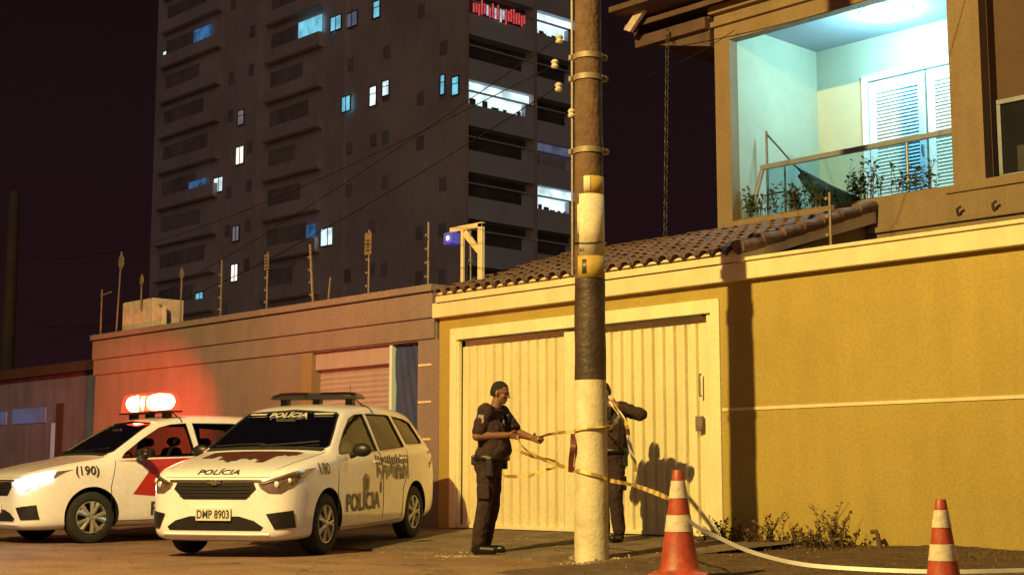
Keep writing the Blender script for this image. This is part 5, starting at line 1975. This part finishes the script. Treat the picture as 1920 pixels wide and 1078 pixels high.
# ================================================================== OFFICERS
V = Vector
J1 = dict(pelvis=(0.04, 0, 0.93), chest=(0.065, 0, 1.30), neck=(0.105, 0, 1.51), head=(0.16, 0.0, 1.665),
          hipR=(0.04, -0.09, 0.90), hipL=(0.05, 0.09, 0.90), kneeR=(0.02, -0.10, 0.50), kneeL=(0.05, 0.09, 0.50),
          ankleR=(-0.05, -0.11, 0.09), ankleL=(-0.03, 0.10, 0.09), toeR=(0.12, -0.14, 0.04), toeL=(0.15, 0.10, 0.04),
          shR=(0.045, -0.185, 1.455), shL=(0.13, 0.185, 1.455), elR=(-0.03, -0.25, 1.205), wrR=(0.27, -0.15, 1.215), handR=(0.36, -0.13, 1.21),
          elL=(0.30, 0.22, 1.25), wrL=(0.47, 0.06, 1.20), handL=(0.57, 0.0, 1.17), fanR=(0, -0.3, 1), fanL=(0, 0, 1), curlR=1.0, curlL=-0.8, belly=0.06,
          kit=[(0.05, -0.21, 0.06, 0.20), (-0.12, -0.14, 0.08, 0.10), (0.12, 0.18, 0.06, 0.12)])
off1, shirt1 = person('officer in dark uniform standing left of the pole with both hands holding tape', (-11.28, 10.22, 0.036), R(34), J1, head_yaw=-0.15, head_pitch=0.22)
mb = MB()
mb.prism([(-0.045, 0.07), (-0.05, -0.03), (0, -0.075), (0.05, -0.03), (0.045, 0.07)], lambda a, b, d: (0.02 + a * 0.65, d, 1.375 + b * 0.7), -0.286, -0.280)
mb.obj('sleeve_badge', M['badge'], off1)
MB().prism([(-0.03, 0.04), (-0.03, -0.02), (0, -0.045), (0.03, -0.02), (0.03, 0.04)], lambda a, b, d: (d, -0.04 + a, 1.34 + b), 0.205, 0.212).obj('chest_badge', M['badge'], off1)

J2 = dict(pelvis=(0.0, 0, 0.95), chest=(0.015, 0, 1.32), neck=(0.05, 0, 1.52), head=(0.11, -0.02, 1.66),
          hipR=(0.0, -0.09, 0.92), hipL=(0.0, 0.09, 0.92), kneeR=(0.03, -0.10, 0.50), kneeL=(0.03, 0.09, 0.50),
          ankleR=(-0.02, -0.12, 0.09), ankleL=(-0.02, 0.10, 0.09), toeR=(0.16, -0.15, 0.04), toeL=(0.15, 0.14, 0.04),
          shR=(0.03, -0.185, 1.46), shL=(0.03, 0.19, 1.47), elR=(0.12, -0.30, 1.24), wrR=(0.30, -0.10, 1.38), handR=(0.36, -0.03, 1.42),
          elL=(0.05, 0.47, 1.40), wrL=(0.17, 0.25, 1.50), handL=(0.21, 0.16, 1.53), fanR=(0, 0, 1), fanL=(0, 0, 1), curlR=1.2, curlL=1.2, belly=0.02, sleeve=1.5,
          kit=[(0.0, 0.20, 0.06, 0.18)])
off2, shirt2 = person('officer half hidden behind the pole with one elbow raised winding tape', (-11.17, 12.02, 0.11), R(275), J2, head_yaw=-0.2, head_pitch=0.35)


# ================================================================== CONES, TAPE, WEEDS
def at(px, py, d):
    """world point seen at photo pixel (px, py) at depth d metres"""
    q = Vector(((px - 960) / 2700 * d, (539 - py) / 2700 * d, -d))
    return camo.matrix_basis @ q


p = at(1274, 1070, 11.35)
cone1 = cone((p.x, p.y, 0.042), 0.965, 'larger orange and white cone nearest the pole with tape running to it', 0.6)
p = at(1770, 1100, 9.25)
cone2 = cone((p.x, p.y, 0.0), 0.78, 'smaller orange and white cone at the right, cut off by the bottom edge', 0.35)


def pole_pt(ang, z, off=0.012):
    a = R(CA + ang)
    r = prad(z) + off
    return (PX + r * math.cos(a), PY + r * math.sin(a), z)


def offw(o, v):
    c, s_ = math.cos(o.rotation_euler.z), math.sin(o.rotation_euler.z)
    return (o.location.x + v[0] * c - v[1] * s_, o.location.y + v[0] * s_ + v[1] * c, o.location.z + v[2])


hL = offw(off1, (0.555, 0.0, 1.185))
hR = offw(off1, (0.365, -0.13, 1.215))
h2 = offw(off2, (0.34, -0.02, 1.43))
h2L = offw(off2, (0.21, 0.17, 1.55))
tape([hL, at(1030, 814, 14.3), pole_pt(-80, 1.265), pole_pt(-55, 1.275), pole_pt(-25, 1.285), pole_pt(0, 1.29), pole_pt(30, 1.30), pole_pt(60, 1.31), pole_pt(95, 1.33), h2],
     0.032, 'twisted yellow tape stretched from the left officer round the pole to the second officer', M['tapey'], M['tapek'], 0.10, twist=1.2)
tape([hR, at(985, 842, 14.5), at(1030, 866, 14.3), pole_pt(-80, 0.895), pole_pt(-50, 0.885), pole_pt(-20, 0.865), pole_pt(0, 0.85), pole_pt(30, 0.83), pole_pt(62, 0.80), pole_pt(85, 0.79),
      at(1190, 910, 13.0), at(1235, 926, 12.0), at(1262, 938, 11.4)],
     0.038, 'yellow and black tape drooping from the left officer across the pole to the larger cone', M['tapey'], M['tapek'], 0.13, twist=0.5)
tape([at(962, 840, 14.6), at(1000, 856, 14.5), at(1032, 862, 14.5), at(1050, 872, 14.45), at(1012, 884, 14.5), at(990, 893, 14.6), at(965, 893, 14.7), at(944, 892, 14.8)],
     0.034, 'loose looped end of yellow tape hanging at the left officer', M['tapey'], M['tapek'], 0.12, twist=0.8)
tape([h2L, at(1160, 778, 15.1), at(1150, 795, 14.9), at(1143, 803, 14.6)], 0.05, 'short pale tape from the raised hand down to the pole', M['tapew'], M['tapek'], 0.4, twist=0.3)
tape([h2L, at(1172, 790, 15.1), at(1178, 815, 15.1), at(1183, 842, 15.1), at(1190, 868, 15.1), at(1191, 884, 15.1)], 0.045, 'pale tape hanging down beside the second officer', M['tapew'], M['tapey'], 0.3, up_=(0.68, 0.73, 0), twist=0.4)
tape([pole_pt(-84, 1.24), at(1074, 838, 13.95), at(1071, 862, 13.98), at(1070, 885, 14.0)], 0.055, 'dark red tail of tape hanging at the left side of the pole', M['taper'], None, up_=(0.68, 0.73, 0), twist=0.5)
tape([at(1288, 972, 11.3), at(1312, 990, 11.35), at(1345, 1006, 11.4), at(1395, 1029, 11.4), at(1450, 1046, 11.35), at(1510, 1058, 11.3), at(1580, 1064, 11.2), at(1680, 1069, 11.0), at(1790, 1071, 10.8), at(1935, 1068, 10.7)],
     0.032, 'white tape sagging to the ground between the two cones', M['tapew'], None, twist=0.35)

rr = random.Random(31)
weeds = [(1325, 0.20, 8, 'low weeds at the foot of the gate jamb'), (1360, 0.26, 14, 'weeds just left of the shadow of the pole'), (1400, 0.17, 10, 'short weeds in the shadow of the pole'),
         (1440, 0.32, 16, 'drooping weeds just right of the shadow of the pole'), (1490, 0.22, 12, 'small weeds between the drooping and the tall weeds'), (1528, 0.26, 14, 'dense weeds left of the tallest weed'),
         (1562, 0.44, 18, 'tallest weed with brown seed heads against the yellow wall')]
for px, h, n_, lb in weeds:
    q = at(px, 1010, 15)
    x = q.x / q.y * 12.72
    t = thing('weed', lb, 'weed', (x, 12.72, 0.09), 0, 'weeds at the foot of the yellow wall')
    mb = MB()
    leafy(mb, (x, 12.72, 0.08), h * 1.12, 0.36, int(n_ * 1.3), 0.045, rr, 0.6, 12)
    mb.obj('leaves', [M['leaf'], M['stalk']], t, world=True)

# ground cover and crumbs
mb = MB()
for i in range(900):
    x = rr.uniform(-9.6, -3.0)
    y = rr.uniform(12.2, 12.95) if rr.random() < 0.75 else rr.uniform(9.6, 12.4)
    z = 0.035 + max(0, (y - 9.2)) * 0.014 + (0.05 * (y - 12.6) / 0.4 if y > 12.6 else 0)
    for k in range(4):
        a = rr.uniform(0, 6.28); L = rr.uniform(0.02, 0.07)
        mb.add([(x, y, z - 0.02), (x + 0.008, y, z - 0.02), (x + math.cos(a) * L * 0.6, y + math.sin(a) * L * 0.6, z + L * 0.7)], [(0, 1, 2)])
o = mb.obj('grass_tufts', M['leaf'])
o['kind'] = 'stuff'
mb = MB()
for i in range(210):
    if i < 34:
        q = at(rr.uniform(690, 770), 1036, 14.4); x, y = q.x + rr.uniform(-.1, .1), 9.98 + rr.gauss(0, 0.10)
    elif i < 90:
        a = rr.uniform(0, 6.28); r_ = 0.17 + abs(rr.gauss(0, 0.16)); x, y = PX + r_ * math.cos(a), PY + r_ * math.sin(a)
    else:
        x, y = rr.uniform(-13, -8), rr.uniform(9.3, 12.9)
    z = (rampz(y) if y > 10.1 else 0.0)
    if x > -9.5:
        z = 0.04 + max(0, (y - 9.2)) * 0.014
    r_ = rr.uniform(0.006, 0.024) if i < 90 else rr.uniform(0.004, 0.012)
    t_ = MB().ball((0, 0, 0), (r_ * 1.4, r_, r_ * 0.7), 6, 4)
    a = rr.uniform(0, 3.1)
    mb.add([(x + v[0] * math.cos(a) - v[1] * math.sin(a) + rr.uniform(-.15, .15) * r_, y + v[0] * math.sin(a) + v[1] * math.cos(a), z + v[2] + r_ * 0.3) for v in t_.v], t_.f)
o = mb.obj('rubble', M['stone'])
o['kind'] = 'stuff'
q = at(1646, 1012, 15)
x = q.x / q.y * 12.85
pb = tag(MB().tube([(x + 0.02, 12.85, 0.08), (x, 12.85, 0.24), (x - 0.02, 12.85, 0.275), (x - 0.07, 12.83, 0.27)], [0.028, 0.024, 0.024, 0.02], 10).obj('pipe_stub', M['poleconc'], smooth=True),
         'small bent pipe stub sticking up at the foot of the yellow wall', 'pipe')
